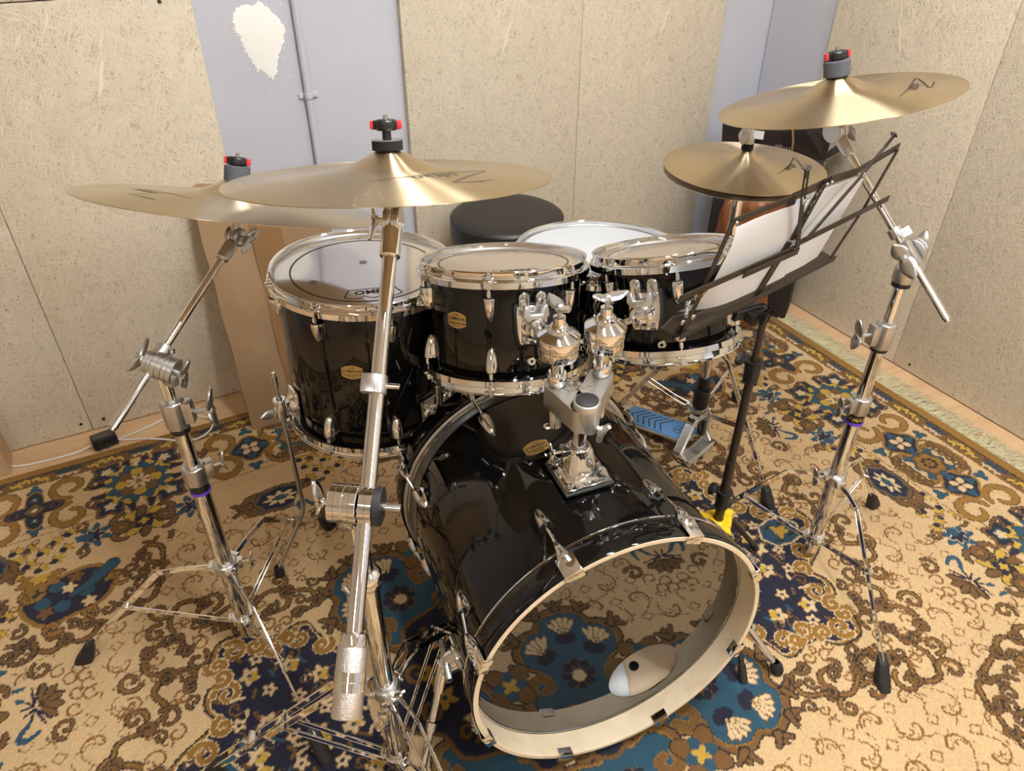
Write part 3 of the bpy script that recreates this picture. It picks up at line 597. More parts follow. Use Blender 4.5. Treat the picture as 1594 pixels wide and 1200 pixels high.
    def guard(t,side_):
        f=(lambda p,q:(1.382+q*.9,p)) if side_ else (lambda p,q:(p,1.067+q*.9))
        lim=B1 if side_ else A1
        for k,c in ((-.032,-.006),(-.012,.004),(.012,.004),(.032,-.006)):
            stroke([f(t+k-.012,c-.006),f(t+k-.004,c+.010),f(t+k+.006,c+.002),f(t+k+.014,c+.010)],(.004,.006,.003),YEL,OUT,.002)
        for k in (-.018,0,.018):
            flower(*f(t+.094+k,-.006),.008,4,.35,0,CREAM,None); flower(*f(t+.094+k,.010),.009,4,.3,0,TEAL,OUT,.001)
        stroke([f(t+.06,.014),f(t+.128,.014)],.003,NAVY,None)
    for k in range(8):
        if .188*k<1.36: guard(.188*k+.05,False)
        if .188*k<1.05: guard(.188*k-.0,True)
    v[(ga>1.405)|(gb>1.088)]=OUT
    v[(ga>1.409)|(gb>1.092)]=GOLD
    return img
RUG_COLS=[(195,166,124),(108,76,36),(36,31,27),(23,25,46),(36,74,94),(138,100,38),(184,150,58),(203,177,138),(122,84,40)]

q=rug_quarter(); idx=np.concatenate([q[::-1],q[1:]],0); idx=np.concatenate([idx[:,::-1],idx[:,1:]],1)
na,nb=idx.shape; RC=(.51,.845)
rng=np.random.RandomState(1)
xs=(np.arange(na)-(na-1)/2)*RES; ys=(np.arange(nb)-(nb-1)/2)*RES
gx,gy=np.meshgrid(xs,ys,indexing='ij')
gz=.0075+rng.uniform(-.0007,.0007,gx.shape)+.0012*np.sin(gx*9+gy*4)*np.cos(gy*7)
edge=np.minimum(RUG_A-np.abs(gx),RUG_B-np.abs(gy)); gz=np.where(edge<.004,.002,gz)
co=np.stack([gx,gy,gz],-1).reshape(-1,3).astype(np.float32)
ii=np.arange(na*nb).reshape(na,nb); fc=np.stack([ii[:-1,:-1],ii[1:,:-1],ii[1:,1:],ii[:-1,1:]],-1).reshape(-1,4)
me=bpy.data.meshes.new('rug'); me.vertices.add(len(co)); me.vertices.foreach_set('co',co.ravel())
nf=len(fc); me.loops.add(nf*4); me.loops.foreach_set('vertex_index',fc.ravel().astype(np.int32)); me.polygons.add(nf)
me.polygons.foreach_set('loop_start',np.arange(0,nf*4,4,dtype=np.int32)); me.update(calc_edges=True)
lut=np.array([srgb(*c) for c in RUG_COLS],np.float32)
kc=np.ones((na*nb,4),np.float32); kc[:,:3]=lut[idx.reshape(-1)]*rng.uniform(.86,1.12,(na*nb,1))
at=me.color_attributes.new('knots','FLOAT_COLOR','POINT'); at.data.foreach_set('color',kc.ravel())
me.materials.append(RUGM)
rug=bpy.data.objects.new('rug',me); COL.objects.link(rug); rug.location=(RC[0],RC[1],0); ORIG['rug']=V(rug.location)
tag(rug,'large beige Persian style rug with navy and teal medallion under the drum kit','rug')
fr=MB(); r2=random.Random(9)
for s in (1,-1):
    x0=RC[0]+s*RUG_A
    fr.box((x0+s*.008,RC[1],.002),(.02,2*RUG_B-.01,.003))
    for k in range(1500):
        y=RC[1]-RUG_B+.005+(2*RUG_B-.01)*r2.random(); L=r2.uniform(.055,.088); a=r2.gauss(-.18,.28); z0=r2.uniform(.002,.006); b=r2.uniform(-.35,.35)
        P=[(x0+s*.003,y,z0+.002),(x0+s*(.003+L*.5*math.cos(a)),y+L*.5*math.sin(a),z0+r2.uniform(.002,.007)),(x0+s*(.003+L*math.cos(a+b)),y+L*math.sin(a+b),max(.0016,z0-.003))]
        fr.tube(P,[.0016,.0013,.0007],3,False)
fo=fr.build('fringe',FRINGE,rug,label='cream cotton fringe'); fo['kind']='stuff'
# ------------------------------------------------------------------ hardware builders
def collar(root,p,d,ri,ro,h,name='collar',m=CHROME,facet=24,bev=.002):
    pr=[(ri,0),(ro-bev,0),(ro,bev),(ro,h-bev),(ro-bev,h),(ri,h)]
    return MB().lathe(pr,mtx(p,d),facet,loop=True).build(name,m,root)
def wing(par,p,axis,up,s=1.,m=DULLM,shaft=.016):
    a=V(axis).normalized(); u=V(up); u=(u-a*u.dot(a)).normalized(); w=a.cross(u); p=V(p)
    mb=MB(); mb.cyl(p,p+a*shaft*s,.0038*s,seg=10); c=p+a*shaft*s
    mb.lathe([(.0072*s,0),(.0078*s,.003*s),(.0062*s,.010*s),(.003*s,.012*s)],mtx(c,a),14,True)
    for sg,L in ((1,.030),(-1,.022)):
        secs=[]
        for i in range(8):
            t=i/7; ce=c+a*(.005*s+.006*s*t)+u*(sg*(.002+L*t)*s); hw=.0122*s*(.75+.25*math.sin(PI*min(1,t*1.3)))*math.sqrt(max(.05,1-t**4)); th=.0046*s*(1-.4*t)
            secs.append([ce+w*(hw*math.cos(q))+a*(th*math.sin(q)) for q in [2*PI*j/12 for j in range(12)]])
        mb.rings(secs)
    return mb.build('wing_nut',m,par)
def clampset(root,p,d,ri,ro,h,out,up=(0,0,1),m=CHROME,ws=1.,wm=DULLM,name='height_clamp'):
    d=V(d).normalized(); p=V(p); o=V(out); o=(o-d*o.dot(d)).normalized()
    mb=MB().lathe([(ri,0),(ro-.002,0),(ro,.002),(ro,h-.0025),(ro-.0025,h),(ri,h)],mtx(p,d),8 if m is not CHROME else 28,loop=True)
    M=mtx(p+o*(ro+.003)+d*(h*.55),d,o); mb.box((0,0,0),(.016,.020,h*.75),M)
    c=mb.build(name,m,root,.0012)
    wing(c,p+o*(ro+.011)+d*(h*.55),o,up,ws,wm); return c
def foot(root,q,F,m=RUBBER,sc=1.):
    q,F=V(q),V(F); d=(F-q); dh=V((d.x,d.y,0)).normalized(); w=V((-dh.y,dh.x,0)); secs=[]
    N=13
    for i in range(N):
        t=i/(N-1); c=q.lerp(F,t); rib=(.0014 if i%2 else 0) if t<.62 else 0
        hl=(.011+.011*t)*sc+rib; hw=(.009+.006*t)*sc+rib
        if t>.9: hl*=.9; hw*=.9
        s=[]
        for j in range(14):
            a=2*PI*j/14; ca,sa=math.cos(a),math.sin(a); k=.62
            x=hl*math.copysign(abs(ca)**k,ca); y=hw*math.copysign(abs(sa)**k,sa)
            P=c+dh*x+w*y+V((0,0,1))*(-x*.55*(1-t)); P.z=max(P.z,RZ); s.append(P)
        secs.append(s)
    return MB().rings(secs).build('rubber_foot',m,root)
RZ=.0083
def legs(root,P,zu,zl,feet,ri=.0165,double=False,bz=.0,bend=.10,tw=.013,m=CHROME,zb=.42):
    P=V((P[0],P[1],0)); c=collar(root,P+V((0,0,zu-.013)),(0,0,1),ri,ri+.007,.026,'leg_collar',DULLM)
    c2=collar(root,P+V((0,0,zl-.011)),(0,0,1),ri,ri+.0065,.022,'brace_collar',CHROME)
    for F in feet:
        F=V((F[0],F[1],RZ)); d=F-P; d.z=0; L=d.length; d.normalize(); w=V((-d.y,d.x,0))
        h=P+d*(ri+.008)+V((0,0,zu)); b=P+d*bend+V((0,0,zu-bz)); e=F-d*.012+V((0,0,.042))
        mb=MB(); br=MB(); m2=b.lerp(e,zb); r0=P+d*(ri+.008)+V((0,0,zl))
        offs=(-.012,.012) if double else (0,)
        for of in offs:
            o=w*of; mb.strip([h+o*.6,h.lerp(b,.5)+o*.8+V((0,0,.004)),b+o,e+o*.7],tw,.0036 if not double else .0038)
            br.bar(r0+w*(of*.75 if double else .006),m2+w*(of*.85 if double else .006),tw*.85,.0032)
        for q in (h,m2): mb.cyl(q-w*(.009+abs(offs[0])),q+w*(.009+abs(offs[0])),.0034,seg=10)
        if double: mb.bar(m2.lerp(e,.45)-w*.012,m2.lerp(e,.45)+w*.012,.012,.03,d)
        lg=mb.build('leg',m,root); br.build('brace',m,lg); foot(lg,e-V((0,0,-.012))-d*.006,F+d*.008)
        t=MB(); t.box((0,0,0),(.018,.022 if not double else .03,.016),mtx(P+d*(ri+.008)+V((0,0,zu)),(0,0,1),d)); t.build('hinge',CHROME,c,.002)
        t=MB(); t.box((0,0,0),(.016,.018,.012),mtx(P+d*(ri+.006)+V((0,0,zl)),(0,0,1),d)); t.build('hinge',CHROME,c2,.002)
def gear(par,name,c,axis,r,h,m,n=30):
    return MB().lathe([(r*.3,-h/2),(r-.001,-h/2),(r,-h/2+.001),(r,-.0008),(r-.0012,-.0004),(r-.0012,.0004),(r,.0008),(r,h/2-.001),(r-.001,h/2),(r*.5,h/2+.0016),(r*.3,h/2+.0016)],mtx(c,axis),n,True).build(name,m,par)
def tilter(root,T,n,bd,m,nutside=1,wm=None,top=.10,r=.0165):
    T=V(T); n=V(n).normalized(); bd=V(bd).normalized(); ax=n.cross(bd).normalized()*nutside
    if ax.length<.1: ax=V((1,0,0))
    s=MB(); secs=[]
    for t,wd in ((.0,.013),(.012,.012),(.022,.0085),(.036,.0085),(.037,.0065),(.06,.0065)):
        p=T+n*t; secs.append([p+bd.cross(ax).normalized()*0+ax*(wd*.8*math.sin(a))+n.cross(ax)*(wd*math.cos(a)) for a in [2*PI*j/14 for j in range(14)]])
    s.rings(secs); tl=s.build('tilter',m,root)
    gear(tl,'gear',T+ax*.0065,ax,r,.010,m); gear(tl,'gear',T-ax*.0065,ax,r*1.04,.011,m)
    wing(tl,T+ax*.0125,ax,bd,.95,wm or m,.010)
    collar(tl,T+bd*.016,bd,.002,.0115,.036,'sleeve',m)
    MB().cyl(T+n*.05,T+n*top,.0035,seg=10).build('rod',STEEL,root)
def topper(root,C,n,felt,fr_,fh,post,style=0,ref=(1,0,0)):
    n=V(n).normalized(); C=V(C)
    MB().lathe([(.004,0),(fr_-.001,0),(fr_,.001),(fr_,fh-.001),(fr_-.001,fh),(.004,fh)],mtx(C,n),28,loop=True).build('felt_washer',felt,root)
    p=C+n*fh
    if style: MB().lathe([(.004,0),(fr_+.0005,0),(fr_+.0005,.0018),(.004,.0018)],mtx(p,n),28,loop=True).build('metal_washer',STEEL,root); MB().cyl(p,p+n*post,.0062,seg=16).build('sleeve',BLKPL,root)
    q=p+n*post; M=mtx(q,n,ref); h=.0145
    b=MB(); b.lathe([(.004,0),(.0135,0),(.0152,.003),(.0152,h-.003),(.013,h),(.004,h)],M,24,True); 
    b.box((0,0,h*.5),(.034,.0135,h*.82),M); nut=b.build('quick_release_nut',BLKPL,root,.001)
    for sg in (1,-1):
        k=MB(); k.box((sg*.0185,0,h*.5),(.0055,.0128,h*.78),M); k.build('release_button',RED,nut,.0012,label='red release button')
    MB().cyl(q+n*h,q+n*(h+.006),.0032,seg=10).build('rod_tip',STEEL,nut)
def cymbal(name,label,C,n,R,m,hb=.018,bell=.021,rb=.27,flip=1,logo=None):
    C=V(C); n=V(n).normalized(); pr=[]
    N=40
    for i in range(N+1):
        u=i/N; r=R*(1-u)+.0062*u; q=r/R
        z=hb*(1-q**1.7)
        if q<rb*1.12:
            k=min(1,max(0,(rb*1.12-q)/(rb*1.12))); z+=bell*math.sin(.5*PI*k)**1.6
        pr.append((r,z*flip))
    th=.0011; loop=[(r,z+(th/2)) for r,z in pr]+[(r,z-(th/2)) for r,z in pr[::-1]]
    M=mtx(C,n); mb=MB().lathe(loop,M,96,loop=True)
    o=mb.build(name,m,None,origin=C)
    # radius stored as a map so the lathe grooves run around the axis
    me=o.data; uv=me.uv_layers.new(name='lathe'); x,y,z=frame(n)
    ra=[(v.co-z*v.co.dot(z)).length for v in me.vertices]
    for l in me.loops: uv.data[l.index].uv=(ra[l.vertex_index],0)
    # tangent space: put the axis of the plate on the object's own Z
    rot=Matrix([[x.x,y.x,z.x],[x.y,y.y,z.y],[x.z,y.z,z.z]]); inv=rot.transposed()
    for v in me.vertices: v.co=inv@v.co
    o.matrix_world=Matrix.Translation(C)@rot.to_4x4()
    tag(o,label,'cymbal'); o['_h']=hb
    def zt(r): 
        rs=[p[0] for p in pr][::-1]; zs=[p[1] for p in pr][::-1]; return float(np.interp(r,rs,zs))
    return o,zt,inv,rot
def decal(par,strokes,w,zt,A,u0,v0,ang,sc,m,name='signature',lift=.0009,txt=None):
    # pen strokes laid on a cymbal in its own plane; (u0,v0) centre, ang rotation
    ca,sa=math.cos(ang),math.sin(ang); mb=MB()
    T=lambda p:(u0+sc*(p[0]*ca-p[1]*sa),v0+sc*(p[0]*sa+p[1]*ca))
    def P(p,e=0): r=math.hypot(*p); return V((p[0],p[1],zt(r)+lift+e))
    for S,ws in strokes:
        S=[T((q.x,q.y)) for q in spline([(a,b,0) for a,b in S],6)]; L=[];Rr=[]
        for i,p in enumerate(S):
            d=V((S[min(i+1,len(S)-1)][0]-S[max(i-1,0)][0],S[min(i+1,len(S)-1)][1]-S[max(i-1,0)][1])); d.normalize()
            ww=sc*np.interp(i/(len(S)-1),np.linspace(0,1,len(ws)),ws); L.append((p[0]-d.y*ww,p[1]+d.x*ww)); Rr.append((p[0]+d.y*ww,p[1]-d.x*ww))
        mb.rings([[P(a),P(b)] for a,b in zip(L,Rr)],False,False,False)
    if txt:
        body,size,tx,ty,ta=txt; vs,fs=text_mesh(body,size*sc,0); c2,s2=math.cos(ta),math.sin(ta)
        W=[T((tx+(x*c2-y*s2)/sc,ty+(x*s2+y*c2)/sc)) for x,y,z in vs]; mb.add([P(p) for p in W],fs)
    me=bpy.data.meshes.new(name); me.from_pydata([tuple(v) for v in mb.v],[],mb.f); me.materials.append(m)
    o=bpy.data.objects.new(name,me); COL.objects.link(o); o.parent=par; return o
# ------------------------------------------------------------------ drums
def pol(M,r,phi,z): return M@V((r*math.cos(phi),r*math.sin(phi),z))
def hoop_prof(R,s):
    # triple flanged steel hoop, s=+1 top (lip up), -1 bottom; z relative to the head plane
    p=[(R+.0030,-.003),(R+.0030,.0105),(R+.0055,.0128),(R+.0085,.0128),(R+.0095,.0112),(R+.0085,.0098),(R+.0058,.0098),(R+.0052,.0085),(R+.0052,-.0018),(R+.0068,-.0036),(R+.0128,-.0040),(R+.0146,-.0055),(R+.0146,-.0165),(R+.0132,-.0165),(R+.0126,-.0066),(R+.0040,-.0052)]
    return [(r,z*s) for r,z in p]
def lug(par,M,R,phi,z0,s,L=.044,name='lug'):
    # half bullet casting: open mouth towards the hoop, point away from it
    c=pol(M,R,phi,z0); ax=(M.to_3x3()@V((0,0,-s))).normalized(); out=(M.to_3x3()@V((math.cos(phi),math.sin(phi),0))).normalized(); w=out.cross(ax)
    mb=MB(); secs=[]; N=11
    for i in range(N+1):
        t=i/N; ww=.0125*math.sqrt(max(.0,1-t**2.2))+.0004; hh=.0185*(math.sqrt(max(0,1-(t*.98)**2.6)))*(1-.25*t)+.0006
        if i==0: ww*=.96;hh*=.95
        p=c+ax*(L*t); secs.append([p+w*(ww*math.cos(a))+out*(hh*max(0,math.sin(a))-.002*(math.sin(a)<=0)) for a in [PI*j/12 for j in range(13)]]+[p-w*ww-out*.002,p+w*ww-out*.002])
    mb.rings(secs); l=mb.build(name,CHROME,par,ang=.9)
    q=c+out*.0115-ax*.001
    MB().lathe([(.0001,-.0002),(.0075,-.0002),(.0078,.0004),(.0001,.0004)],mtx(q,-ax),14).build('mouth',BLKPL,l)
    return l,q,ax,out
def rod(par,q,ax,out,Lr,head=True):
    mb=MB(); mb.cyl(q,q-ax*Lr,.0026,seg=10); mb.cyl(q+ax*.0,q-ax*.012,.0042,seg=12)
    if head:
        mb.lathe([(.0058,0),(.0058,.003),(.0035,.0035),(.0035,.010),(.0026,.0105)],mtx(q-ax*Lr,-ax),10,True)
    mb.build('tension_rod',CHROME,par)
def badge(par,M,R,phi,z,w=.040,h=.030):
    # oval plate bent to the shell, raised lettering
    mb=MB(); P=[]
    for a in np.linspace(-1,1,13): P.append((a*w/2,h/2*(1-.42*a*a)))
    for a in np.linspace(1,-1,13): P.append((a*w/2,-h/2*(1-.42*a*a)))
    S=lambda x,y,e:pol(M,R+e,phi+x/R,z+y)
    n=13; top=P[:n]; bot=P[n:][::-1]
    secs=[]
    for (x,yt),(x2,yb) in zip(top,bot): secs.append([S(x,yb,.0002),S(x,yt,.0002),S(x,yt,.0013),S(x,yb,.0013)])
    mb.rings(secs); b=mb.build('badge',BRASSB,par,label='gold oval maker badge')
    tx=MB()
    for body,size,y in (('YAMAHA',h*.30,h*.09),('STAGE CUSTOM',h*.17,-h*.19),('DRUMS',h*.11,h*.33)):
        vs,fs=text_mesh(body,size,.0,.00012); tx.add([S(x,yy+y,.0016) for x,yy,_ in vs],fs)
    for sx in (-1,1): tx.add([S(sx*w*.43+.0012*math.cos(a),.0012*math.sin(a),.0016) for a in np.linspace(0,2*PI,9)[:-1]],[tuple(range(8))])
    tx.add([S(x*w*.33,-h*.34+y*.0006,.0016) for x,y in ((-.7,-1),(.7,-1),(.7,1),(-.7,1))],[(0,1,2,3)])
    tx.build('lettering',INK,b)
def headlogo(par,M,R,phi,z):
    mb=MB(); r0=R*.60; sz=R*.115
    ax=V((math.cos(phi),math.sin(phi),0)); tx=V((math.sin(phi),-math.cos(phi),0))
    T=lambda x,y:M@(ax*(r0+y)+tx*x+V((0,0,z+.0007)))
    vs,fs=text_mesh('REMO',sz,0,.0006,1.25); mb.add([T(x,y) for x,y,_ in vs],fs)
    W=sz*2.15; 
    pts=[(-W,-sz*.62),(W,-sz*.62),(W*1.25,sz*.75)]; 
    for k in range(3):
        x1=W*1.25-W*2.5*k/3; x2=x1-W*2.5/3
        for a in np.linspace(0,1,7)[1:]: pts.append((x1+(x2-x1)*a, sz*(.75+.45*math.sin(PI*a)*(1 if k!=1 else 1.2))-0*a))
    pts.append((-W,-sz*.62)); th=sz*.045
    for (x1,y1),(x2,y2) in zip(pts[:-1],pts[1:]):
        d=V((x2-x1,y2-y1)); 
        if d.length<1e-6: continue
        d.normalize(); o=(-d.y*th,d.x*th); mb.add([T(x1-o[0],y1-o[1]),T(x2-o[0],y2-o[1]),T(x2+o[0],y2+o[1]),T(x1+o[0],y1+o[1])],[(0,1,2,3)])
    mb.build('head_print',INK,par)
def ringband(par,M,r0,r1,z,m,name): MB().lathe([(r0,z),(r1,z)],M,72).build(name,m,par)
def tom(name,label,cat,C,n,Rh,depth,lugs,badgepos,head=CLEARHEAD,group=None,shellm=LACQ,ring=True,lugz=.030,vent=None,screws=()):
    R=Rh-.0093; C=V(C); M=mtx(C,n,(1,0,0)); root=thing(name,label,cat,C,group)
    zt,zb=-.0128,-(depth-.0128)
    Ro=R-.0025
    MB().lathe([(Ro-.006,zt-.003),(Ro-.002,zt-.001),(Ro,zt-.005),(Ro,zb+.005),(Ro-.002,zb+.001),(Ro-.006,zb+.003)],M,96,loop=True).build('shell',shellm,root)
    MB().lathe([(Ro-.0061,zt-.004),(Ro-.0061,zb+.004),(Ro-.0067,zb+.004),(Ro-.0067,zt-.004)],M,96,loop=True).build('shell_lining',MAPLE,root)
    for s,z,nm in ((1,zt,'top_hoop'),(-1,zb,'bottom_hoop')):
        MB().lathe([(r,z+zz) for r,zz in hoop_prof(R,s)],M,96,loop=True).build(nm,CHROME,root)
        MB().lathe([(R+.0026,z-.004*s),(R+.0026,z+.0002*s),(R-.002,z+.0012*s),(R-.002,z-.001*s)],M,96,loop=True).build('head_rim',ALU,root)
    for z,nm in ((zt,'batter_head'),(zb,'resonant_head')):
        hd=MB().lathe([(.0001,z+.0008),(R*.5,z+.0008),(R-.001,z+.0008)],M,72).build(nm,head if nm=='batter_head' else CLEARHEAD,root)
        if nm=='batter_head' and ring:
            ringband(hd,M,R*.815,R*.832,z+.0013,INK,'dark_ring'); headlogo(hd,M,R,math.radians(badgepos[2]),z+.0008)
    for phi in lugs:
        f=math.radians(phi)
        for s,z in ((1,zt),(-1,zb)):
            l,q,ax,out=lug(root,M,Ro-.0005,f,z-s*(.0165+lugz*.55),s); rod(l,q,ax,out,lugz*.55+.016+.001)
            e=MB(); e.box((0,0,0),(.020,.016,.005),mtx(q-ax*(lugz*.55+.0125),ax,out)); e.build('hoop_ear',CHROME,l,.0015)
    badge(root,M,Ro,math.radians(badgepos[0]),badgepos[1])
    if vent: MB().lathe([(.003,0),(.007,0),(.0085,.001),(.007,.003),(.003,.003)],mtx(pol(M,Ro,math.radians(vent[0]),vent[1]),M.to_3x3()@V((math.cos(math.radians(vent[0])),math.sin(math.radians(vent[0])),0))),20,loop=True).build('air_vent',CHROME,root)
    for f,z in screws:
        a=math.radians(f); d=M.to_3x3()@V((-math.cos(a),-math.sin(a),0)); MB().lathe([(.0075,0),(.0075,.0012),(.0001,.002)],mtx(pol(M,Ro-.0068,a,z),d),18).build('mount_screw',STEEL,root)
    return root,M,Ro
TG='tom drums of the kit'
ft,MF,RF=tom('floor_tom','black floor tom on three chrome legs beside the cardboard box','drum',(.354,1.321,.731),(.052,.014,.999),.184,.35,[-3+45*k for k in range(8)],(241,-.148,260),group=TG)
for gx_,gy_ in ((.0069,.0302),(-.1097,-.0235)): MB().lathe([(.0001,.0022),(.0070,.0021),(.0080,.0010)],MF@Matrix.Translation((gx_,gy_,-.0128)),20).build('gel_dot',GELD,ft)
# floor tom legs and brackets
for phi,leg_top,knee,ftp in ((187,.60,.19,None),(292,.60,.19,None),(62,.60,.19,None)):
    f=math.radians(phi); o=(MF.to_3x3()@V((math.cos(f),math.sin(f),0))).normalized(); w=V((0,0,1)).cross(o)
    B=pol(MF,RF,f,-.275); br=MB(); Mx=mtx(B+o*.004,o,w); br.box((0,0,0),(.042,.070,.008),Mx)
    br.lathe([(.020,.0),(.018,.010),(.010,.016)],mtx(B+o*.004,o),20,True)
    bk=br.build('leg_bracket',CHROME,ft,.002)
    L=B+o*.034; b2=MB(); b2.lathe([(.0062,-.026),(.0125,-.026),(.0135,-.022),(.0135,.018),(.0125,.022),(.0062,.022)],mtx(L,(0,0,1)),20,loop=True); b2.box((0,0,0),(.018,.024,.040),mtx(L-o*.012,o,w)); b2.build('leg_clamp',CHROME,bk,.001)
    wing(bk,L-V((0,0,.012))+o*.010,(o*.5-w*.9+V((0,0,-.2))),o,.95,DULLM,.006)
    kn=V((L.x,L.y,.17)); fo_=V((L.x,L.y,0))+o*.088; fo_.z=.03
    pts=[L+V((0,0,.078)),L+V((0,0,.0)),kn+V((0,0,.02)),kn+o*.004,kn+o*.020-V((0,0,.03)),fo_]
    lg=MB().tube(pts,.0052,12).build('leg',STEEL,ft)
    MB().cyl(L+V((0,0,.078)),L+V((0,0,.086)),.0038,seg=10).build('leg_tip',CHROME,lg)
    MB().lathe([(.0055,.030),(.0095,.028),(.0115,.016),(.0125,.004),(.0105,0),(.0001,0)],mtx((fo_.x,fo_.y,RZ),(0,0,1)),20).build('rubber_foot',RUBBER,lg)
t12,M12,R12=tom('rack_tom','larger black rack tom between the floor tom and the tom holder','drum',(.573,1.142,.775),(.108,.244,.964),.158,.225,[-5+60*k for k in range(6)],(209,-.092,258),group=TG,vent=(263,-.165))
t10,M10,R10=tom('rack_tom','smaller black rack tom behind the music stand','drum',(.839,1.007,.796),(.027,.325,.945),.133,.198,[3+60*k for k in range(6)],(267,-.085,255),group=TG,vent=(228,-.160))
sn,MS,RS=tom('snare_drum','black snare drum with white coated head behind the rack toms','drum',(.854,1.229,.70),(.058,.078,.995),.183,.155,[10+45*k for k in range(8)],(250,-.075,255),head=COATED,ring=False,lugz=.012)
ringband(sn,MS,.100,.101,-.0112,mat('pale_head_mark',srgb(206,212,216),.6),'head_mark')
# snare stand
ss=thing('snare_stand','chrome snare stand beneath the white headed snare drum','stand',(.845,1.215,0))
MB().cyl((.845,1.215,.06),(.845,1.215,.44),.011).build('pole',CHROME,ss); clampset(ss,(.845,1.215,.33),(0,0,1),.011,.018,.035,(.3,1,0))
legs(ss,(.845,1.215),.24,.08,[(.845+.26*math.cos(a),1.215+.26*math.sin(a)) for a in (1.2,3.3,5.0)],.011)
bk=MB().lathe([(.0001,0),(.02,0),(.024,.01),(.02,.03),(.0001,.03)],mtx((.845,1.215,.44),(.058,.078,.995)),20).build('basket_hub',DULLM,ss)
for k in range(3):
    a=.6+2.094*k; d=(MS.to_3x3()@V((math.cos(a),math.sin(a),0))); p=V((.845,1.215,.46)); q=pol(MS,RS+.022,a,-.150)
    b=MB(); b.tube([p,p+d*.10+V((0,0,.005)),q-d*.02-V((0,0,.012)),q,q+V((0,0,.05))],.006,8); b.build('basket_arm',STEEL,ss)
    MB().cyl(q+V((0,0,.015)),q+V((0,0,.055)),.010).build('rubber_sleeve',RUBBER,ss)
# tom suspension mounts
def mount(root,M,R,phi,z,wside=1):
    f=math.radians(phi); o=(M.to_3x3()@V((math.cos(f),math.sin(f),0))).normalized(); up=(M.to_3x3()@V((0,0,1))).normalized(); w=up.cross(o)
    B=pol(M,R,f,z); Mx=Matrix([[w.x,up.x,o.x,B.x],[w.y,up.y,o.y,B.y],[w.z,up.z,o.z,B.z],[0,0,0,1]])
    P=[(-.027,.030),(.027,.030),(.029,.018),(.027,-.018),(.022,-.040),(-.022,-.040),(-.027,-.018),(-.029,.018)]
    pb=MB().prism([(x*1.13,y*1.1) for x,y in P],-.004,.008,Mx); pb.prism([(x*.9-.013,.040+y) for x,y in arc((0,0),.012,0,2*PI,14)[:-1]],-.003,.009,Mx); pb.prism([(x*.9+.017,.040+y) for x,y in arc((0,0),.012,0,2*PI,14)[:-1]],-.003,.009,Mx)
    mt=pb.build('mount_pad',RUBBER,root,.002)
    pl=MB().prism(P,.0082,.0135,Mx); c=pl.build('mount_plate',CHROME,mt,.0025)
    for sx in (-.014,.017):
        k=MB().prism([(sx-.0095,.022),(sx+.0095,.022)]+arc((sx,.044),.0095,0,PI,10),.0085,.0125,Mx); k.build('mount_tab',CHROME,mt,.0012)
        MB().lathe([(.0055,.0),(.005,.0022),(.0001,.003)],Mx@Matrix.Translation((sx,.045,.0125)),14).build('screw',STEEL,mt)
    for sx,sy in ((-.019,.020),(.019,.020),(-.016,-.030),(.016,-.030)): MB().lathe([(.005,0),(.0045,.0022),(.0018,.0026),(.0001,.0012)],Mx@Matrix.Translation((sx,sy,.0135)),14).build('screw',STEEL,mt)
    h=MB().lathe([(.019,0),(.021,.002),(.0205,.020),(.016,.026),(.016,.034),(.010,.036)],Mx@Matrix.Translation((0,-.006,.0135)),6 if False else 22,True); h.build('rod_clamp',CHROME,mt)
    U=[(-.021,.036),(-.024,.016),(-.014,.006),(.014,.006),(.024,.016),(.021,.036),(.012,.033),(.010,.019),(-.010,.019),(-.012,.033)]
    MB().prism(U,.024,.036,Mx).build('clamp_wing',ALU,mt,.0022)
    return B+o*.040-up*.006,o,up
q12,o12,u12=mount(t12,M12,R12,262,-.090); q10,o10,u10=mount(t10,M10,R10,217,-.090)
# ------------------------------------------------------------------ bass drum
CB=V((.511,.577,.2902)); NB=V((-.1186,-.9926,.0245)).normalized(); MBs=mtx(CB,NB,(1,0,0))
bd=thing('bass_drum','black bass drum lying on the rug, bare maple front hoop, glossy black front head','drum',(CB.x,CB.y+.23,0))
for z0,nm,zz in ((0,'front_hoop',-.044),(-.476,'rear_hoop',-.520)):
    o=MB().lathe([(.2662,z0-.0006),(.2672,z0-.0012),(.268,z0-.003),(.268,zz+.002),(.2672,zz),(.2662,zz)],MBs,128,loop=True).build(nm,LACQ,bd)
    MB().lathe([(.2575,z0-.001),(.2585,z0),(.2655,z0),(.2662,z0-.0007),(.2662,zz),(.2575,zz)],MBs,128,loop=True).build('hoop_core',HOOPWOOD if z0==0 else LACQ,o,label='bare maple hoop core' if z0==0 else None)
for z,e_ in ((-.0478,.0046),(-.4725,0)): MB().lathe([(.2545,z-.0035),(.2605+e_,z-.0035),(.2632+e_,z-.001),(.2632+e_,z+.0015),(.2600+e_,z+.003),(.2545,z+.003)],MBs,128,loop=True).build('head_flange',ALU if z<-.1 else CHROME,bd)
MB().lathe([(.2475,-.054),(.2525,-.053),(.2537,-.056),(.2537,-.464),(.2525,-.467),(.2475,-.466)],MBs,128,loop=True).build('shell',LACQ,bd)
MB().lathe([(.2474,-.055),(.2474,-.465),(.2467,-.465),(.2467,-.055)],MBs,128,loop=True).build('shell_lining',MAPLE,bd)
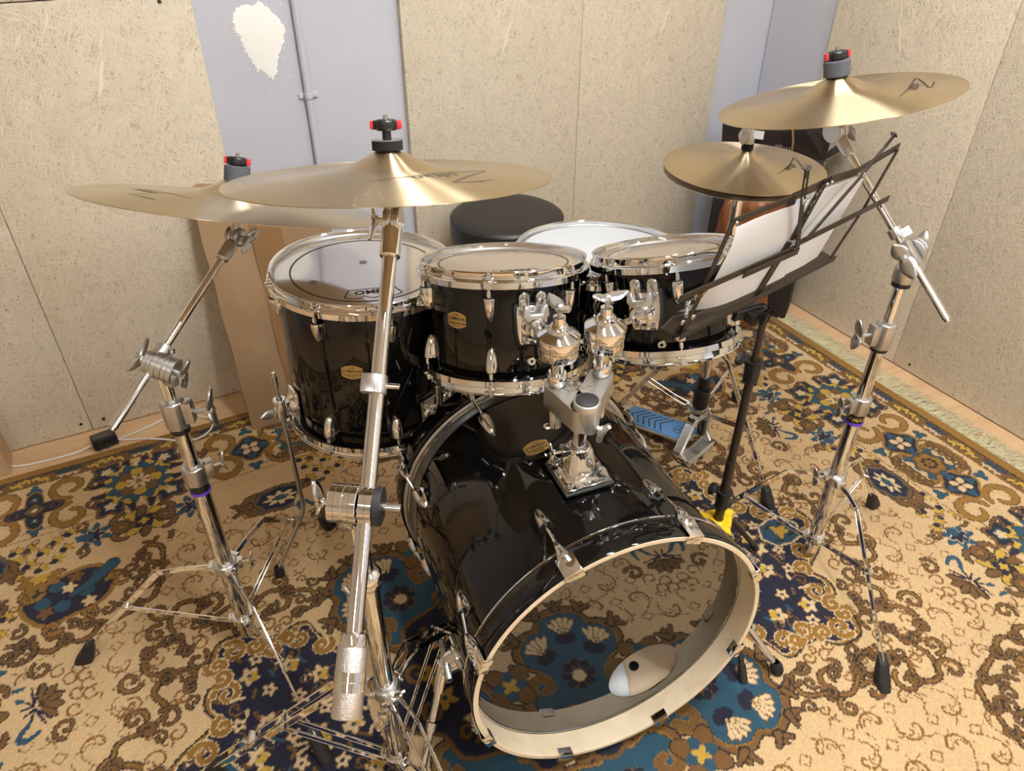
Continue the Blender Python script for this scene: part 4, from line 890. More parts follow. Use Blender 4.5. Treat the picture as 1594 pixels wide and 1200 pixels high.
# front head with the port hole
pc=(.078,-.142); pr=.0725; n=96
def ringp(r,c,z,k=n): return [MBs@V((c[0]+r*math.cos(2*PI*i/k),c[1]+r*math.sin(2*PI*i/k),z)) for i in range(k)]
hs=[]
for t_ in (0,.33,.66,1): 
    a=[]; 
    for i in range(n):
        c,s=math.cos(2*PI*i/n),math.sin(2*PI*i/n); a.append((pc[0]*(1-t_)+(pr*(1-t_)+.2565*t_)*c, pc[1]*(1-t_)+(pr*(1-t_)+.2565*t_)*s))
    hs.append(a)
mb=MB(); secs=[[MBs@V((x,y,-.0462)) for x,y in a] for a in hs]+[[MBs@V((x,y,-.0472)) for x,y in a] for a in hs[::-1]]
mb.rings(secs,True,loop=True); fh=mb.build('front_head',BLKHEAD,bd,label='glossy black front head with round port')
MB().lathe([(.0001,-.4715),(.25,-.4715),(.25,-.4725),(.0001,-.4725)],MBs,72).build('rear_head',COATED,bd)
# damping pillow inside
pl=MB(); secs=[]
for i in range(15):
    t_=i/14; zz=-.054-.30*t_; k=.80+.20*math.sin(PI*min(1,t_)); e_=min(1,(min(t_,1-t_)*14)**.5+.35); row=[]
    for j in range(36):
        a=2*PI*j/36; ca,sa=math.cos(a),math.sin(a); x=-.035+.122*k*math.copysign(abs(ca)**.75,ca)
        yb=-math.sqrt(.2455**2-x*x)+.0015; th_=.060*e_*(abs(sa)**.45)*(1+.06*math.sin(9*t_+40*x))
        crease=.016*math.exp(-((x-.030+.05*t_)/.007)**2)
        row.append(MBs@V((x,yb+(max(.002,th_-crease*e_) if sa>0 else 0)+.001,zz)))
    secs.append(row)
PIL=mat('pale_grey_pillow_cloth',srgb(206,212,218),.9); noise_bump(PIL,500,.5,.001)
pl.rings(secs); plo=pl.build('pillow',PIL,None,ang=3,origin=MBs@V((-.06,-.235,-.2))); tag(plo,'pale grey damping pillow inside the bass drum, seen through the port','pillow')
a=math.radians(-66); vp=pol(MBs,.2462,a,-.111); MB().lathe([(.004,0),(.010,0),(.010,.002),(.004,.003)],mtx(vp,CB+NB*-.111-vp),20,loop=True).build('air_vent',BLKPL,bd); MB().lathe([(.0001,.0005),(.006,.0005)],mtx(vp,CB+NB*-.111-vp),14).build('vent_hole',INK,bd)
for k in range(8):
    f=math.radians(22.5+45*k); c,s=math.cos(f),math.sin(f); o=(MBs.to_3x3()@V((c,s,0))).normalized(); w=(MBs.to_3x3()@V((-s,c,0))).normalized()
    for sg,zf in ((1,0),(-1,-.520)):
        Z=lambda z:zf+sg*z
        pr_=[(.2552,-.013),(.2568,-.013),(.2570,.0012),(.2700,.0012),(.2700,-.022),(.2745,-.030),(.2775,-.030),(.2735,-.016),(.2722,.0038),(.2552,.0038)]
        cl=MB(); S=lambda d,kk:[MBs@V((r*c,r*s,Z(z)))+w*d for r,z in pr_]
        cl.rings([S(-.015,0),S(.015,0)]); clo=cl.build('claw_hook',CHROME,bd,.0015)
        # tapered body that carries the rod
        b=MB(); secs=[]
        for t_,wd,ht in ((-.018,.026,.006),(-.026,.024,.011),(-.040,.019,.014),(-.056,.012,.011),(-.064,.006,.006)):
            p=MBs@V((.2690*c,.2690*s,Z(t_))); secs.append([p+w*(wd/2*math.cos(a))+o*(ht*max(0,math.sin(a))) for a in [2*PI*j/14 for j in range(14)]])
        b.rings(secs); b.build('claw_body',CHROME,clo,ang=.9)
        MB().lathe([(.006,0),(.006,.003),(.0035,.004),(.0035,.009),(.0001,.0095)],mtx(MBs@V((.2785*c,.2785*s,Z(-.030))),NB*sg),10).build('key_screw',STEEL,clo)
        l,q,ax,out=lug(bd,MBs,.2533,f,Z(-.108) if sg>0 else Z(-.106),sg,.046)
        r_=MB(); p1=MBs@V((.2765*c,.2765*s,Z(-.045))); r_.cyl(q+ax*.004,p1,.0030,seg=10); r_.build('tension_rod',CHROME,l)
badge(bd,mtx(CB,-NB,(-1,0,0)),.2537,math.radians(180-100),.286,.046,.033)
f=math.radians(91); vp=pol(MBs,.2537,f,-.330); oo=(MBs.to_3x3()@V((math.cos(f),math.sin(f),0)))
MB().lathe([(.003,0),(.007,0),(.0085,.001),(.007,.003),(.003,.003)],mtx(vp,oo),20,loop=True).build('air_vent',CHROME,bd)
# spurs
for phi,ft_,m_ in ((196,(.170,.684),0),(-14,(.901,.555),1)):
    f=math.radians(phi); o=(MBs.to_3x3()@V((math.cos(f),math.sin(f),0))).normalized(); B=pol(MBs,.2537,f,-.150)
    s=MB(); s.lathe([(.026,0),(.026,.010),(.022,.012),(.022,.030),(.019,.034),(.019,.042),(.008,.044)],mtx(B-o*.001,o),28,True); s.box((0,0,0),(.07,.040,.006),mtx(B+o*.003,o,NB)); sb=s.build('spur_bracket',CHROME,bd,.001)
    J=B+o*.034; F=V((*ft_,.028)); d=(F-J).normalized()
    MB().cyl(J-d*.012,J+d*.05,.0125,.0105).build('spur_socket',CHROME,sb)
    up_=d.cross(NB).normalized()
    MB().cyl(J+NB*.0,J+NB*.035-d*.0,.006,seg=12).build('spur_pin',STEEL,sb)
    MB().box((0,0,0),(.012,.012,.075),mtx(J-d*.02+o*.004+NB*.010,d*.3+NB)).build('spur_lever',STEEL,sb,.002)
    l=MB().cyl(J+d*.02,F-d*.008,.0072,.0066).build('spur_leg',CHROME,bd)
    wg=MB(); wg.lathe([(.0068,-.010),(.0105,-.008),(.0105,.008),(.0068,.010)],mtx(J.lerp(F,.55),d),16,loop=True); wg.cyl(J.lerp(F,.55),J.lerp(F,.55)+d.cross(o).normalized()*.020,.004); wg.build('spur_stop',CHROME,l)
    MB().lathe([(.0075,.032),(.0085,.030),(.0125,.022),(.0135,.008),(.011,0),(.0001,0)],mtx((F.x+d.x*.012,F.y+d.y*.012,RZ),(-d.x*.5,-d.y*.5,1)),22).build('rubber_foot',RUBBER,l)
# ------------------------------------------------------------------ double tom holder on the bass drum
BP=V((.524,.767,.5435)); th=thing('tom_holder','chrome and cast metal double tom holder on top of the bass drum','tom holder',BP)
Mp=mtx(BP+V((0,0,.0005)),V((-.03,.0245,.999)),NB)
pl=MB().prism([(.046,.044),(-.046,.044),(-.046,-.044),(.046,-.044)],0,.006,Mp); pl.build('base_gasket',RUBBER,th,.006)
b=MB().prism([(.043,.041),(-.043,.041),(-.043,-.041),(.043,-.041)],.0045,.011,Mp); bp=b.build('base_plate',CHROME,th,.003)
d_=MB(); d_.rings([[Mp@V((x*r,y*r,z)) for x,y in ((1,.62),(.62,1),(-.62,1),(-1,.62),(-1,-.62),(-.62,-1),(.62,-1),(1,-.62))] for r,z in ((.034,.010),(.031,.016),(.026,.020),(.019,.058),(.017,.062))]); d_.build('base_cone',CHROME,bp,.0015)
for sx in (-1,1):
    for sy in (-1,1): MB().lathe([(.0055,0),(.005,.0024),(.002,.0028),(.0001,.0014)],Mp@Matrix.Translation((sx*.033,sy*.032,.011)),14).build('screw',STEEL,bp)
zt_=V((0,0,1)); PX=BP.x-.004; PY=BP.y
clampset(th,(PX,PY,.590),(0,0,1),.0125,.0195,.022,(-.9,.2,0),(0,0,1),CHROME,.7,CHROME,'pipe_clamp')
wing(bp,BP+V((.012,-.022,.030)),(.25,-.9,.25),(.5,0,-.8),.8,STEEL,.010)
MB().cyl((PX,PY,.59),(PX,PY,.70),.0120,seg=24).build('centre_pipe',CHROME,th)
LT,RT=V((.514,.834,0)),V((.594,.825,0))
def hull(pts):
    pts=sorted(set(pts)); 
    def half(P):
        h=[]
        for p in P:
            while len(h)>1 and (h[-1][0]-h[-2][0])*(p[1]-h[-2][1])-(h[-1][1]-h[-2][1])*(p[0]-h[-2][0])<=0: h.pop()
            h.append(p)
        return h
    a,b=half(pts),half(pts[::-1]); return a[:-1]+b[:-1]
cs=MB()
for T in (LT,RT):
    cs.prism(hull([(round(x,6),round(y,6)) for x,y in arc((PX,PY-.004),.020,0,2*PI,20)+arc((T.x,T.y),.0205,0,2*PI,20)]),.652,.692)
cs.rings([[V((x,y,z)) for x,y in arc((PX+.004+dx_,PY-.008-dx_),r,0,2*PI,28)[:-1]] for z,r,dx_ in ((.648,.0150,.004),(.652,.0175,.003),(.672,.0205,.001),(.692,.0220,0),(.701,.0222,0),(.704,.0208,0))])
cs.build('holder_casting',ALU,th,.004)
MB().lathe([(.0001,0),(.0180,0),(.0180,.0016),(.0168,.0024),(.0001,.0026)],mtx((PX+.004,PY-.008,.7042),(0,0,1)),28).build('pipe_cap',RUBBER,th)
vs,fs=text_mesh('YAMAHA',.010,0,.0002); e=MB(); mid=(LT+RT)*.5*.55+V((PX,PY,0))*.45; dx=(RT-LT).normalized(); dy=V((0,0,1)).cross(dx); e.add([V((mid.x,mid.y,.6926))+dx*x+dy*(y+.004) for x,y,_ in vs],fs)
for r in (.0095,.0088): 
    pass
e.lathe([(.0088,0),(.0098,0)],mtx(V((mid.x,mid.y,.6926))+dy*.019,(0,0,1)),24)
for a in (.52,2.62,4.71): e.bar(V((mid.x,mid.y,.6926))+dy*.019,V((mid.x,mid.y,.6926))+dy*.019+(dx*math.cos(a)+dy*math.sin(a))*.0085,.0012,.0006)
e.build('raised_lettering',STEEL,th)
wing(th,V((PX+.014,PY-.026,.660)),(.5,-.8,-.4),(.35,0,-1),1.05,ALU,.004)
for T,side,bq,bo,bu,wu in ((LT,-1,q12,o12,u12,(0,.2,1)),(RT,1,q10,o10,u10,(1,-.2,0))):
    T=V((T.x,T.y,0)); z=lambda h:T+V((0,0,h))
    arm=MB(); arm.cyl(z(.606),z(.756),.0112,seg=24); arm.lathe([(.0112,.694),(.0155,.694),(.0165,.697),(.0165,.711),(.0150,.714),(.0112,.714)],mtx(T,(0,0,1)),24,loop=True); arm.lathe([(.0112,.733),(.0135,.733),(.0140,.738),(.0140,.752),(.0112,.752)],mtx(T,(0,0,1)),24,loop=True)
    ar=arm.build('arm_pipe',CHROME,th)
    kb=MB(); kb.lathe([(.020,-.034),(.0318,-.033),(.0328,-.031),(.0328,-.0125),(.0320,-.0118),(.0320,-.0112),(.0336,-.0105),(.0340,.002),(.0332,.0045),(.0195,.0120),(.0185,.0124),(.0172,.0175),(.0130,.0235),(.0100,.0255),(.0098,.037),(.0082,.038)],mtx(z(.780),(0,0,1)),36,True); kb.build('ball_clamp',CHROME,ar)
    wing(ar,z(.817),(0,0,1),wu,1.05,DULLM,.010)
    d=(bq-z(.782)); d0=d.normalized(); rodm=MB()
    pts=spline([z(.782)+d0*.016,z(.782)+d*.45+V((0,0,-.004)),bq-bo*(-.008),bq-bo*.022],6); rodm.tube(pts,.0062,6); rodm.build('hex_arm',CHROME,ar)
# end
# ------------------------------------------------------------------ cymbals
CG='cymbals of the kit'
PRN={'M':([[(.0153,-.0868),(.0668,-.0799),(.1159,-.0733)],[(.1159,-.0733),(.075,-.109),(.037,-.1427)],[(.037,-.1427),(.0641,-.145),(.0961,-.1382)],[(-.0616,-.1014),(-.0235,-.0962),(.0263,-.0938)]],(.0575,-.0975),(.0028,-.1035),.034),
'R':([[(-.0057,-.1313),(.0365,-.1134),(.094,-.0798),(.1179,-.0659),(.0977,-.0922),(.0668,-.1275),(.0699,-.1324),(.106,-.1101)]],(.080,-.098),(.034,-.1270),.026),
'H':([[(-.0064,-.1065),(.0288,-.0927),(.0679,-.0695),(.1018,-.0437),(.1111,-.0392),(.1038,-.0552),(.087,-.0841),(.091,-.0886),(.1102,-.0808)]],(.0748,-.077),(.0324,-.0956),.024),
'L':([[(-.1663,.0275),(-.1212,-.0262),(-.0804,-.0946)],[(-.1687,-.062),(-.1502,-.0855),(-.1313,-.1174)],[(-.1681,-.0563),(-.1362,-.0606)],[(-.1602,.0136),(-.1321,-.0493)]],(-.1301,-.0493),(-.1515,.0053),.03)}
def logo(o,zt,k,m):
    S,t0,t1,sz=PRN[k]; W=(.0006,.0013,.0016,.0009)
    d=math.atan2(t1[1]-t0[1],t1[0]-t0[0]); mid=((t0[0]+t1[0])/2,(t0[1]+t1[1])/2)
    decal(o,[(s,W) for s in S],1,zt,0,0,0,0,1,m,'signature_print',.0010,('ultan',sz,mid[0],mid[1],d)) 
nM,nL,nR,nH=V((.083,.19,.978)).normalized(),V((.257,.216,.942)).normalized(),V((-.117,.187,.975)).normalized(),V((0,0,1))
CM,CL_,CR,CH=V((.317,.987,1.015)),V((.14,1.31,.895)),V((1.142,.948,1.036)),V((1.221,1.219,.819))
cm,zt,inv,_=cymbal('crash_cymbal','bronze cymbal with stick marks, front-most of the two overlapping large cymbals',CM,nM,.2286,BRONZE,.018,.022)
logo(cm,zt,'M',GINK)
mk=MB(); r3=random.Random(5)
for k in range(90):
    a=math.radians(r3.gauss(-108,16)); r=r3.gauss(.185,.014)
    d=inv@V((math.cos(a),math.sin(a),0)); a=math.atan2(d.y,d.x); r=min(r,.222); t_=r3.uniform(0,3); L=r3.uniform(.0006,.003); w=r3.uniform(.0003,.0007)
    P=[(r*math.cos(a)+L*i*math.cos(t_)-w*j*math.sin(t_),r*math.sin(a)+L*i*math.sin(t_)+w*j*math.cos(t_)) for i,j in ((-1,-1),(1,-1),(1,1),(-1,1))]
    mk.add([V((x,y,zt(math.hypot(x,y))+.0009)) for x,y in P],[(0,1,2,3)])
MARK=mat('stick_mark',srgb(236,214,160),.35,.6); noise_bump(MARK,90,.05,.0003)
me=bpy.data.meshes.new('stick_marks'); me.from_pydata([tuple(v) for v in mk.v],[],mk.f); me.materials.append(MARK); mo=bpy.data.objects.new('stick_marks',me); COL.objects.link(mo); mo.parent=cm
cl,zt,inv,_=cymbal('ride_cymbal','pale bronze cymbal tilted over the floor tom, partly under the stick-marked cymbal',CL_,nL,.254,BRONZE2,.018,.022)
logo(cl,zt,'L',GINK)
cr,zt,inv,_=cymbal('crash_cymbal','bronze crash cymbal mounted highest, above the pair of hi-hats',CR,nR,.2032,BRONZE,.018,.022)
logo(cr,zt,'R',INK)
chh,zt,inv,_=cymbal('hi_hat_cymbal','upper hi-hat cymbal with dark signature print, below the highest crash cymbal',CH,nH,.1778,BRONZE,.026,.012,.24)
logo(chh,zt,'H',INK)
chb,_,_,_=cymbal('hi_hat_cymbal','lower hi-hat cymbal, its rim showing just beneath the upper hi-hat',CH-V((0,0,.0135)),nH,.1778,BRONZE2,.018,.022,flip=-1)
for o in (cm,cl,cr,chh,chb): o['group']=CG; o['category']='cymbal'; del o['_h']
# ------------------------------------------------------------------ cymbal stands
def boomstand(name,label,P,base_top,segs,J,T,n,end,feet,zu,zl,style,joint_r=.0075):
    root=thing(name,label,'cymbal stand',(P[0],P[1],0),'cymbal boom stands'); return root
def vcyl(root,P,z0,z1,r,name,m=CHROME): return MB().cyl((P[0],P[1],z0),(P[0],P[1],z1),r,seg=28).build(name,m,root)
UP=V((0,0,1))
def joint(root,J,ax,bdir,side,m,wm,pz):
    # swivel joint: two toothed discs, boom sleeve on one side, pole socket on the other
    J=V(J); ax=V(ax).normalized()
    jb=MB(); jb.lathe([(.011,pz-J.z),(.0125,pz-J.z+.002),(.0140,-.024),(.0155,-.010),(.0001,-.004)],mtx(V((J.x,J.y,J.z)),UP),20,True); j=jb.build('swivel_joint',m,root)
    gear(j,'gear',J-ax*.004,ax,.0225,.016,m); gear(j,'gear',J+ax*.0135,ax,.0220,.018,m); gear(j,'gear',J+ax*.030,ax,.0185,.014,m)
    wing(j,J-ax*.012,-ax,UP,1.05,wm,.006)
    wing(j,J+ax*.037,ax,bdir,1.1,wm,.004)
    return j
# --- stand of the low cymbal
PL=(-.05,1.135)
s1=thing('cymbal_boom_stand','chrome boom stand by the power adapter, holding the pale tilted cymbal','cymbal stand',(*PL,0),'cymbal boom stands')
vcyl(s1,PL,.035,.452,.0158,'base_tube'); vcyl(s1,PL,.44,.600,.0128,'middle_tube'); vcyl(s1,PL,.58,.700,.0100,'upper_tube')
vcyl(s1,PL,.452,.470,.0172,'plastic_sleeve',BLKPL); vcyl(s1,PL,.4485,.4535,.0185,'purple_ring',PURPLE)
clampset(s1,(*PL,.470),UP,.0130,.0215,.040,(.95,.1,0),UP,DULLM,.75,DULLM)
vcyl(s1,PL,.588,.598,.0168,'plastic_sleeve',BLKPL); clampset(s1,(*PL,.598),UP,.0100,.0200,.055,(.9,-.35,0),(.3,.1,1),DULLM,1.25,DULLM)
clampset(s1,(*PL,.235),UP,.0160,.0215,.022,(.95,-.2,0),UP,CHROME,.7,CHROME,'collar_clamp')
legs(s1,PL,.245,.085,[(-.364,1.241),(.192,1.377),(.019,.813)],.0158,False,.0,.13)
TL=CL_-nL*.055; JL=V((*PL,.722)); bl=(TL-JL).normalized()
axl=V((-.82,.42,.25)); axl=(axl-bl*axl.dot(bl)).normalized()
JB=JL+axl*.008
bl2=(TL-JB).normalized()
joint(s1,JL-axl*.016,axl,bl2,1,DULLM,DULLM,.688)
bm=MB().cyl(TL-bl2*.02,JB-bl2*.118,.0066,seg=16).build('boom_arm',CHROME,s1)
MB().cyl(JB-bl2*.118,JB-bl2*.123,.0055,seg=14).build('arm_tip',STEEL,bm)
collar(bm,JB+bl2*.012,bl2,.0067,.0125,.024,'arm_sleeve',DULLM)
MB().lathe([(.0045,0),(.0045,.006),(.0001,.0065)],mtx(JB+bl2*.024+V((.012,-.006,.0)),(.9,-.4,0)),8).build('memory_screw',CHROME,bm)
tilter(s1,TL,nL,-bl2,DULLM,1,DULLM,.128)
topper(s1,CL_+nL*.0395,nL,FELT,.0215,.026,.0005,0,V((.85,-.35,-.15)))
# --- stand of the front cymbal
PM=(.139,.721)
s2=thing('cymbal_boom_stand','chrome boom stand with a knurled counterweight, in front of the bass drum','cymbal stand',(*PM,0),'cymbal boom stands')
vcyl(s2,PM,.03,.535,.0152,'base_tube'); vcyl(s2,PM,.52,.655,.0112,'upper_tube')
MB().lathe([(.0115,.530),(.0205,.532),(.0215,.537),(.0215,.552),(.0175,.558),(.0125,.562),(.0115,.562)],mtx((*PM,0),UP),32,loop=True).build('pole_collar',CHROME,s2)
wing(s2,V((*PM,.535))+V((-.018,-.004,-.012)),(-.9,-.25,-.1),(0,0,1),1.0,CHROME,.004)
legs(s2,PM,.270,.060,[(-.165,.866),(.410,.952),(.195,.392)],.0155,True,.0,.085)
wing(s2,V((*PM,.246))+V((-.012,-.018,0)),(-.35,-.9,0),(-.4,0,-1),1.1,CHROME,.006)
TM=CM-nM*.058; JM=V((*PM,.690)); bmv=(TM-JM).normalized()
axm=V((.888,-.46,.0)); axm=(axm-bmv*axm.dot(bmv)).normalized()
JB=JM+axm*.016; b2=(TM-JB).normalized(); END=JB-b2*.165
j=MB(); j.lathe([(.0112,-.040),(.0135,-.036),(.0150,-.020),(.0170,-.012),(.0001,-.006)],mtx(JM-axm*.012,UP),20,True); j2=j.build('swivel_joint',CHROME,s2)
gear(j2,'gear',JM-axm*.022,axm,.0260,.020,CHROME); gear(j2,'gear',JM-axm*.003,axm,.0260,.018,CHROME); gear(j2,'gear',JB+axm*.002,axm,.0255,.018,CHROME)
MB().lathe([(.0001,0),(.0255,0),(.0255,.010),(.0001,.011)],mtx(JB+axm*.0115,axm),28).build('rubber_disc',RUBBER,j2)
wing(j2,JM-axm*.032,-axm,UP,1.15,CHROME,.006)
MB().cyl(JB+axm*.02,JB+axm*.046,.0058,seg=12).build('drum_key_screw',STEEL,j2)
bm=MB().cyl(TM-b2*.03,END,.0105,seg=28).build('boom_arm',CHROME,s2)
st=JB.lerp(TM,.40); mbx=MB(); mbx.lathe([(.0106,-.013),(.0135,-.013),(.0135,.013),(.0106,.013)],mtx(st,b2),24,loop=True); mbx.box((0,0,0),(.022,.016,.026),mtx(st-axm*.010-b2.cross(axm)*.006,b2,axm)); cl2=mbx.build('memory_lock',DULLM,bm,.001)
MB().cyl(st+axm*.012,st+axm*.030,.0042,seg=12).build('lock_screw',CHROME,cl2)
W=mtx(END,-b2); 
MB().lathe([(.0105,-.006),(.0162,-.004),(.0165,0),(.0165,.010),(.0162,.012),(.0105,.012)],W,32,loop=True).build('weight_collar',CHROME,bm)
wt=MB().lathe([(.002,.012),(.0188,.012),(.0192,.0135),(.0192,.0945),(.0180,.0965),(.002,.0965)],W,40,loop=True).build('counterweight',KNURL,bm,label='knurled steel counterweight')
for z0,z1 in ((.041,.0525),(.0535,.065)): MB().lathe([(.0193,z0),(.0196,z0+.0001),(.0196,z1-.0001),(.0193,z1)],W,40).build('smooth_band',CHROME,wt)
tilter(s2,TM,nM,-b2,CHROME,-1,CHROME,.143,.0200)
collar(bm,TM-b2*.010,-b2,.0106,.0150,.048,'arm_sleeve',CHROME)
topper(s2,CM+nM*.0395,nM,BFELT,.0215,.013,.013,1,V((.8,-.5,-.05)))
# --- stand of the high cymbal
PR=(1.202,.754)
s3=thing('cymbal_boom_stand','chrome boom stand by the side wall holding the highest crash cymbal','cymbal stand',(*PR,0),'cymbal boom stands')
vcyl(s3,PR,.03,.425,.0155,'base_tube'); vcyl(s3,PR,.41,.615,.0125,'middle_tube'); vcyl(s3,PR,.60,.765,.0098,'upper_tube')
vcyl(s3,PR,.424,.446,.0172,'plastic_sleeve',BLKPL); vcyl(s3,PR,.4195,.4255,.0185,'purple_ring',PURPLE)
clampset(s3,(*PR,.446),UP,.0128,.0210,.040,(-.75,.1,0),UP,DULLM,.85,DULLM)
vs,fs=text_mesh('YAMAHA',.013,0,.0003); e=MB()
for x,y,_ in vs: e.v.append(V((PR[0]+.0175*math.cos(math.radians(-125)+x/.0172),PR[1]+.0175*math.sin(math.radians(-125)+x/.0172),.435+y)))
e.f=fs; e.build('lettering',BRASSB,s3)
clampset(s3,(*PR,.606),UP,.0100,.0195,.056,(-.85,.25,0),(.2,0,1),DULLM,1.15,DULLM); vcyl(s3,PR,.600,.607,.0165,'plastic_sleeve',BLKPL)
MB().lathe([(.0100,.748),(.0180,.750),(.0190,.754),(.0190,.778),(.0175,.782),(.0100,.782)],mtx((*PR,0),UP),28,loop=True).build('pole_collar',DULLM,s3); vcyl(s3,PR,.741,.749,.0170,'plastic_sleeve',BLKPL)
clampset(s3,(*PR,.262),UP,.0157,.0205,.016,(-.75,.2,0),(0,.3,1),CHROME,.8,DULLM,'collar_clamp')
legs(s3,PR,.262,.075,[(1.077,.435),(1.470,.799),(.965,.945)],.0155,False,.0,.10)
TR=CR-nR*.055; JR=V((*PR,.808)); br=(TR-JR).normalized()
axr=V((.80,.60,.15)); axr=(axr-br*axr.dot(br)).normalized()
JB=JR-axr*.020; b3=(TR-JB).normalized()
j=MB(); j.lathe([(.0098,-.030),(.0120,-.028),(.0140,-.016),(.0145,-.004),(.0001,-.002)],mtx(JR,UP),20,True); j3=j.build('swivel_joint',DULLM,s3)
gear(j3,'gear',JR+axr*.004,axr,.0225,.014,DULLM); gear(j3,'gear',JR+axr*.019,axr,.0222,.013,DULLM); gear(j3,'gear',JR+axr*.032,axr,.019,.012,DULLM)
wing(j3,JR-axr*.036,-axr,-b3,1.25,DULLM,.004); wing(j3,JR+axr*.038,axr,UP,.9,DULLM,.008)
mbx=MB(); mbx.box((0,0,0),(.024,.026,.050),mtx(JB,b3,axr)); mbx.build('arm_block',DULLM,j3,.004)
bm=MB().cyl(TR-b3*.02,JB-b3*.130,.0066,seg=16).build('boom_arm',CHROME,s3)
MB().cyl(JB-b3*.130,JB-b3*.135,.0055,seg=14).build('arm_tip',STEEL,bm)
ms=MB(); ms.lathe([(.0067,-.009),(.0125,-.009),(.0125,.009),(.0067,.009)],mtx(JB+b3*.045,b3),10,loop=True); ms.box((0,0,0),(.022,.014,.016),mtx(JB+b3*.045+V((.008,-.010,.002)),b3,(.8,-.6,0))); ms.build('memory_lock',DULLM,bm,.001)
tilter(s3,TR,nR,-b3,DULLM,1,DULLM,.128,.019)
topper(s3,CR+nR*.0395,nR,FELT,.0220,.026,.0005,0,V((.9,-.42,.1)))
# ------------------------------------------------------------------ hi-hat stand
PH=(1.221,1.219)
hs_=thing('hi_hat_stand','chrome hi-hat stand with blue pedal board behind the music stand','hi-hat stand',(*PH,0))
vcyl(hs_,PH,.225,.770,.0125,'tube'); vcyl(hs_,PH,.150,.243,.0160,'lower_sleeve',BLKPL)
vcyl(hs_,PH,.150,.196,.0225,'leg_socket',BLKPL); MB().lathe([(.0165,.196),(.0225,.196),(.0240,.200),(.0225,.204),(.0165,.204)],mtx((*PH,0),UP),24,loop=True).build('socket_lip',BLKPL,hs_)
MB().lathe([(.004,.770),(.0165,.770),(.022,.776),(.022,.781),(.004,.783)],mtx((*PH,0),UP),28,True).build('seat_cup',DULLM,hs_)
MB().lathe([(.004,.783),(.019,.783),(.019,.788),(.004,.788)],mtx((*PH,0),UP),24,loop=True).build('seat_felt',BFELT,hs_)
MB().cyl((*PH,.76),(*PH,.955),.0032,seg=10).build('pull_rod',STEEL,hs_)
c=MB(); c.lathe([(.0035,.884),(.0085,.884),(.0085,.915),(.0065,.918),(.0065,.930),(.0035,.930)],mtx((*PH,0),UP),18,loop=True); c.lathe([(.0035,.872),(.0125,.872),(.0125,.884),(.0035,.884)],mtx((*PH,0),UP),16,loop=True); ck=c.build('clutch',DULLM,hs_)
MB().lathe([(.0035,.8585),(.0130,.8585),(.0130,.872),(.0035,.872)],mtx((*PH,0),UP),20,loop=True).build('clutch_felt',BFELT,ck)
wing(ck,V((*PH,.905))+V((-.008,-.003,0)),(-1,-.35,0),UP,1.25,DULLM,.004)
z0=.128
cl_=MB(); cl_.lathe([(.0165,z0),(.0245,z0),(.0255,z0+.003),(.0255,z0+.016),(.0165,z0+.018)],mtx((*PH,0),UP),24,loop=True); co_=cl_.build('brace_collar',DULLM,hs_)
Pv=V((*PH,0))
for (fx,fy) in ((1.234,.935),(1.085,1.43),(1.47,1.32)):
    F=V((fx,fy,RZ)); d=F-Pv; d.z=0; L=d.length; d.normalize(); w=V((-d.y,d.x,0)); h=Pv+d*.022+V((0,0,.345)); b=Pv+d*(.07)+V((0,0,.325)); e=F-d*.012+V((0,0,.04))
    lg=MB().strip([h,b,e],.014,.0045,w.cross(d)).build('leg',CHROME,hs_); 
    m2=b.lerp(e,.52); r0=Pv+d*.028+V((0,0,z0+.008)); MB().strip([r0,r0.lerp(m2,.35)+V((0,0,-.004)),m2],.014,.0034).build('brace',CHROME,lg)
    MB().cyl(m2-w*.009,m2+w*.009,.004,seg=10).build('rivet',STEEL,lg); foot(lg,e+V((0,0,.012)),F+d*.008)
    MB().box((0,0,0),(.018,.02,.014),mtx(r0,UP,d)).build('hinge',CHROME,co_,.002)
MB().lathe([(.0128,.33),(.0195,.331),(.0195,.357),(.0128,.358)],mtx((*PH,0),UP),24,loop=True).build('leg_collar',DULLM,hs_)
# cast frame and pedal board
pd=V((-.31,.95,0)).normalized(); pw=V((-pd.y,pd.x,0))
fm=MB(); tp=Pv+V((0,0,.122))-pd*.004; FB=V((1.197,1.178,0))
for sg in (1,-1):
    fm.strip([tp+pw*(-.022*sg),tp+pw*(-.040*sg)+V((0,0,-.020)),FB+pw*(-.066*sg)+pd*.020+V((0,0,.040)),FB+pw*(-.060*sg)+V((0,0,.018))],.026,.012,pd)
fm.bar(FB-pw*.066+V((0,0,.017)),FB+pw*.066+V((0,0,.017)),.040,.016,pd); fm.bar(tp-pw*.040-V((0,0,.010)),tp+pw*.040-V((0,0,.010)),.026,.020,pd)
fm.build('cast_frame',ALU,hs_,.003)
ln=MB(); ln.bar(Pv-pd*.01+V((0,0,.118)),Pv-pd*.02+V((0,0,.07)),.018,.004,pw); ln.build('linkage',STEEL,hs_); MB().box((0,0,0),(.02,.016,.045),mtx(Pv-pd*.018+V((0,0,.075)),(.1,.1,1),pd)).build('spring_housing',BLKPL,hs_,.003)
A=FB+pd*.018+V((0,0,.066)); B=FB+pd*.245+V((0,0,.026)); bdv=(B-A).normalized(); bn=bdv.cross(pw).normalized(); bn=bn if bn.z>0 else -bn
Mb=Matrix([[bdv.x,pw.x,bn.x,A.x],[bdv.y,pw.y,bn.y,A.y],[bdv.z,pw.z,bn.z,A.z],[0,0,0,1]])
b=MB().prism([(0,-.036),(.03,-.044),(.20,-.046),(.235,-.042),(.235,.042),(.20,.046),(.03,.044),(0,.036)],-.009,-.001,Mb); fbp=b.build('pedal_board',ALU,hs_,.002)
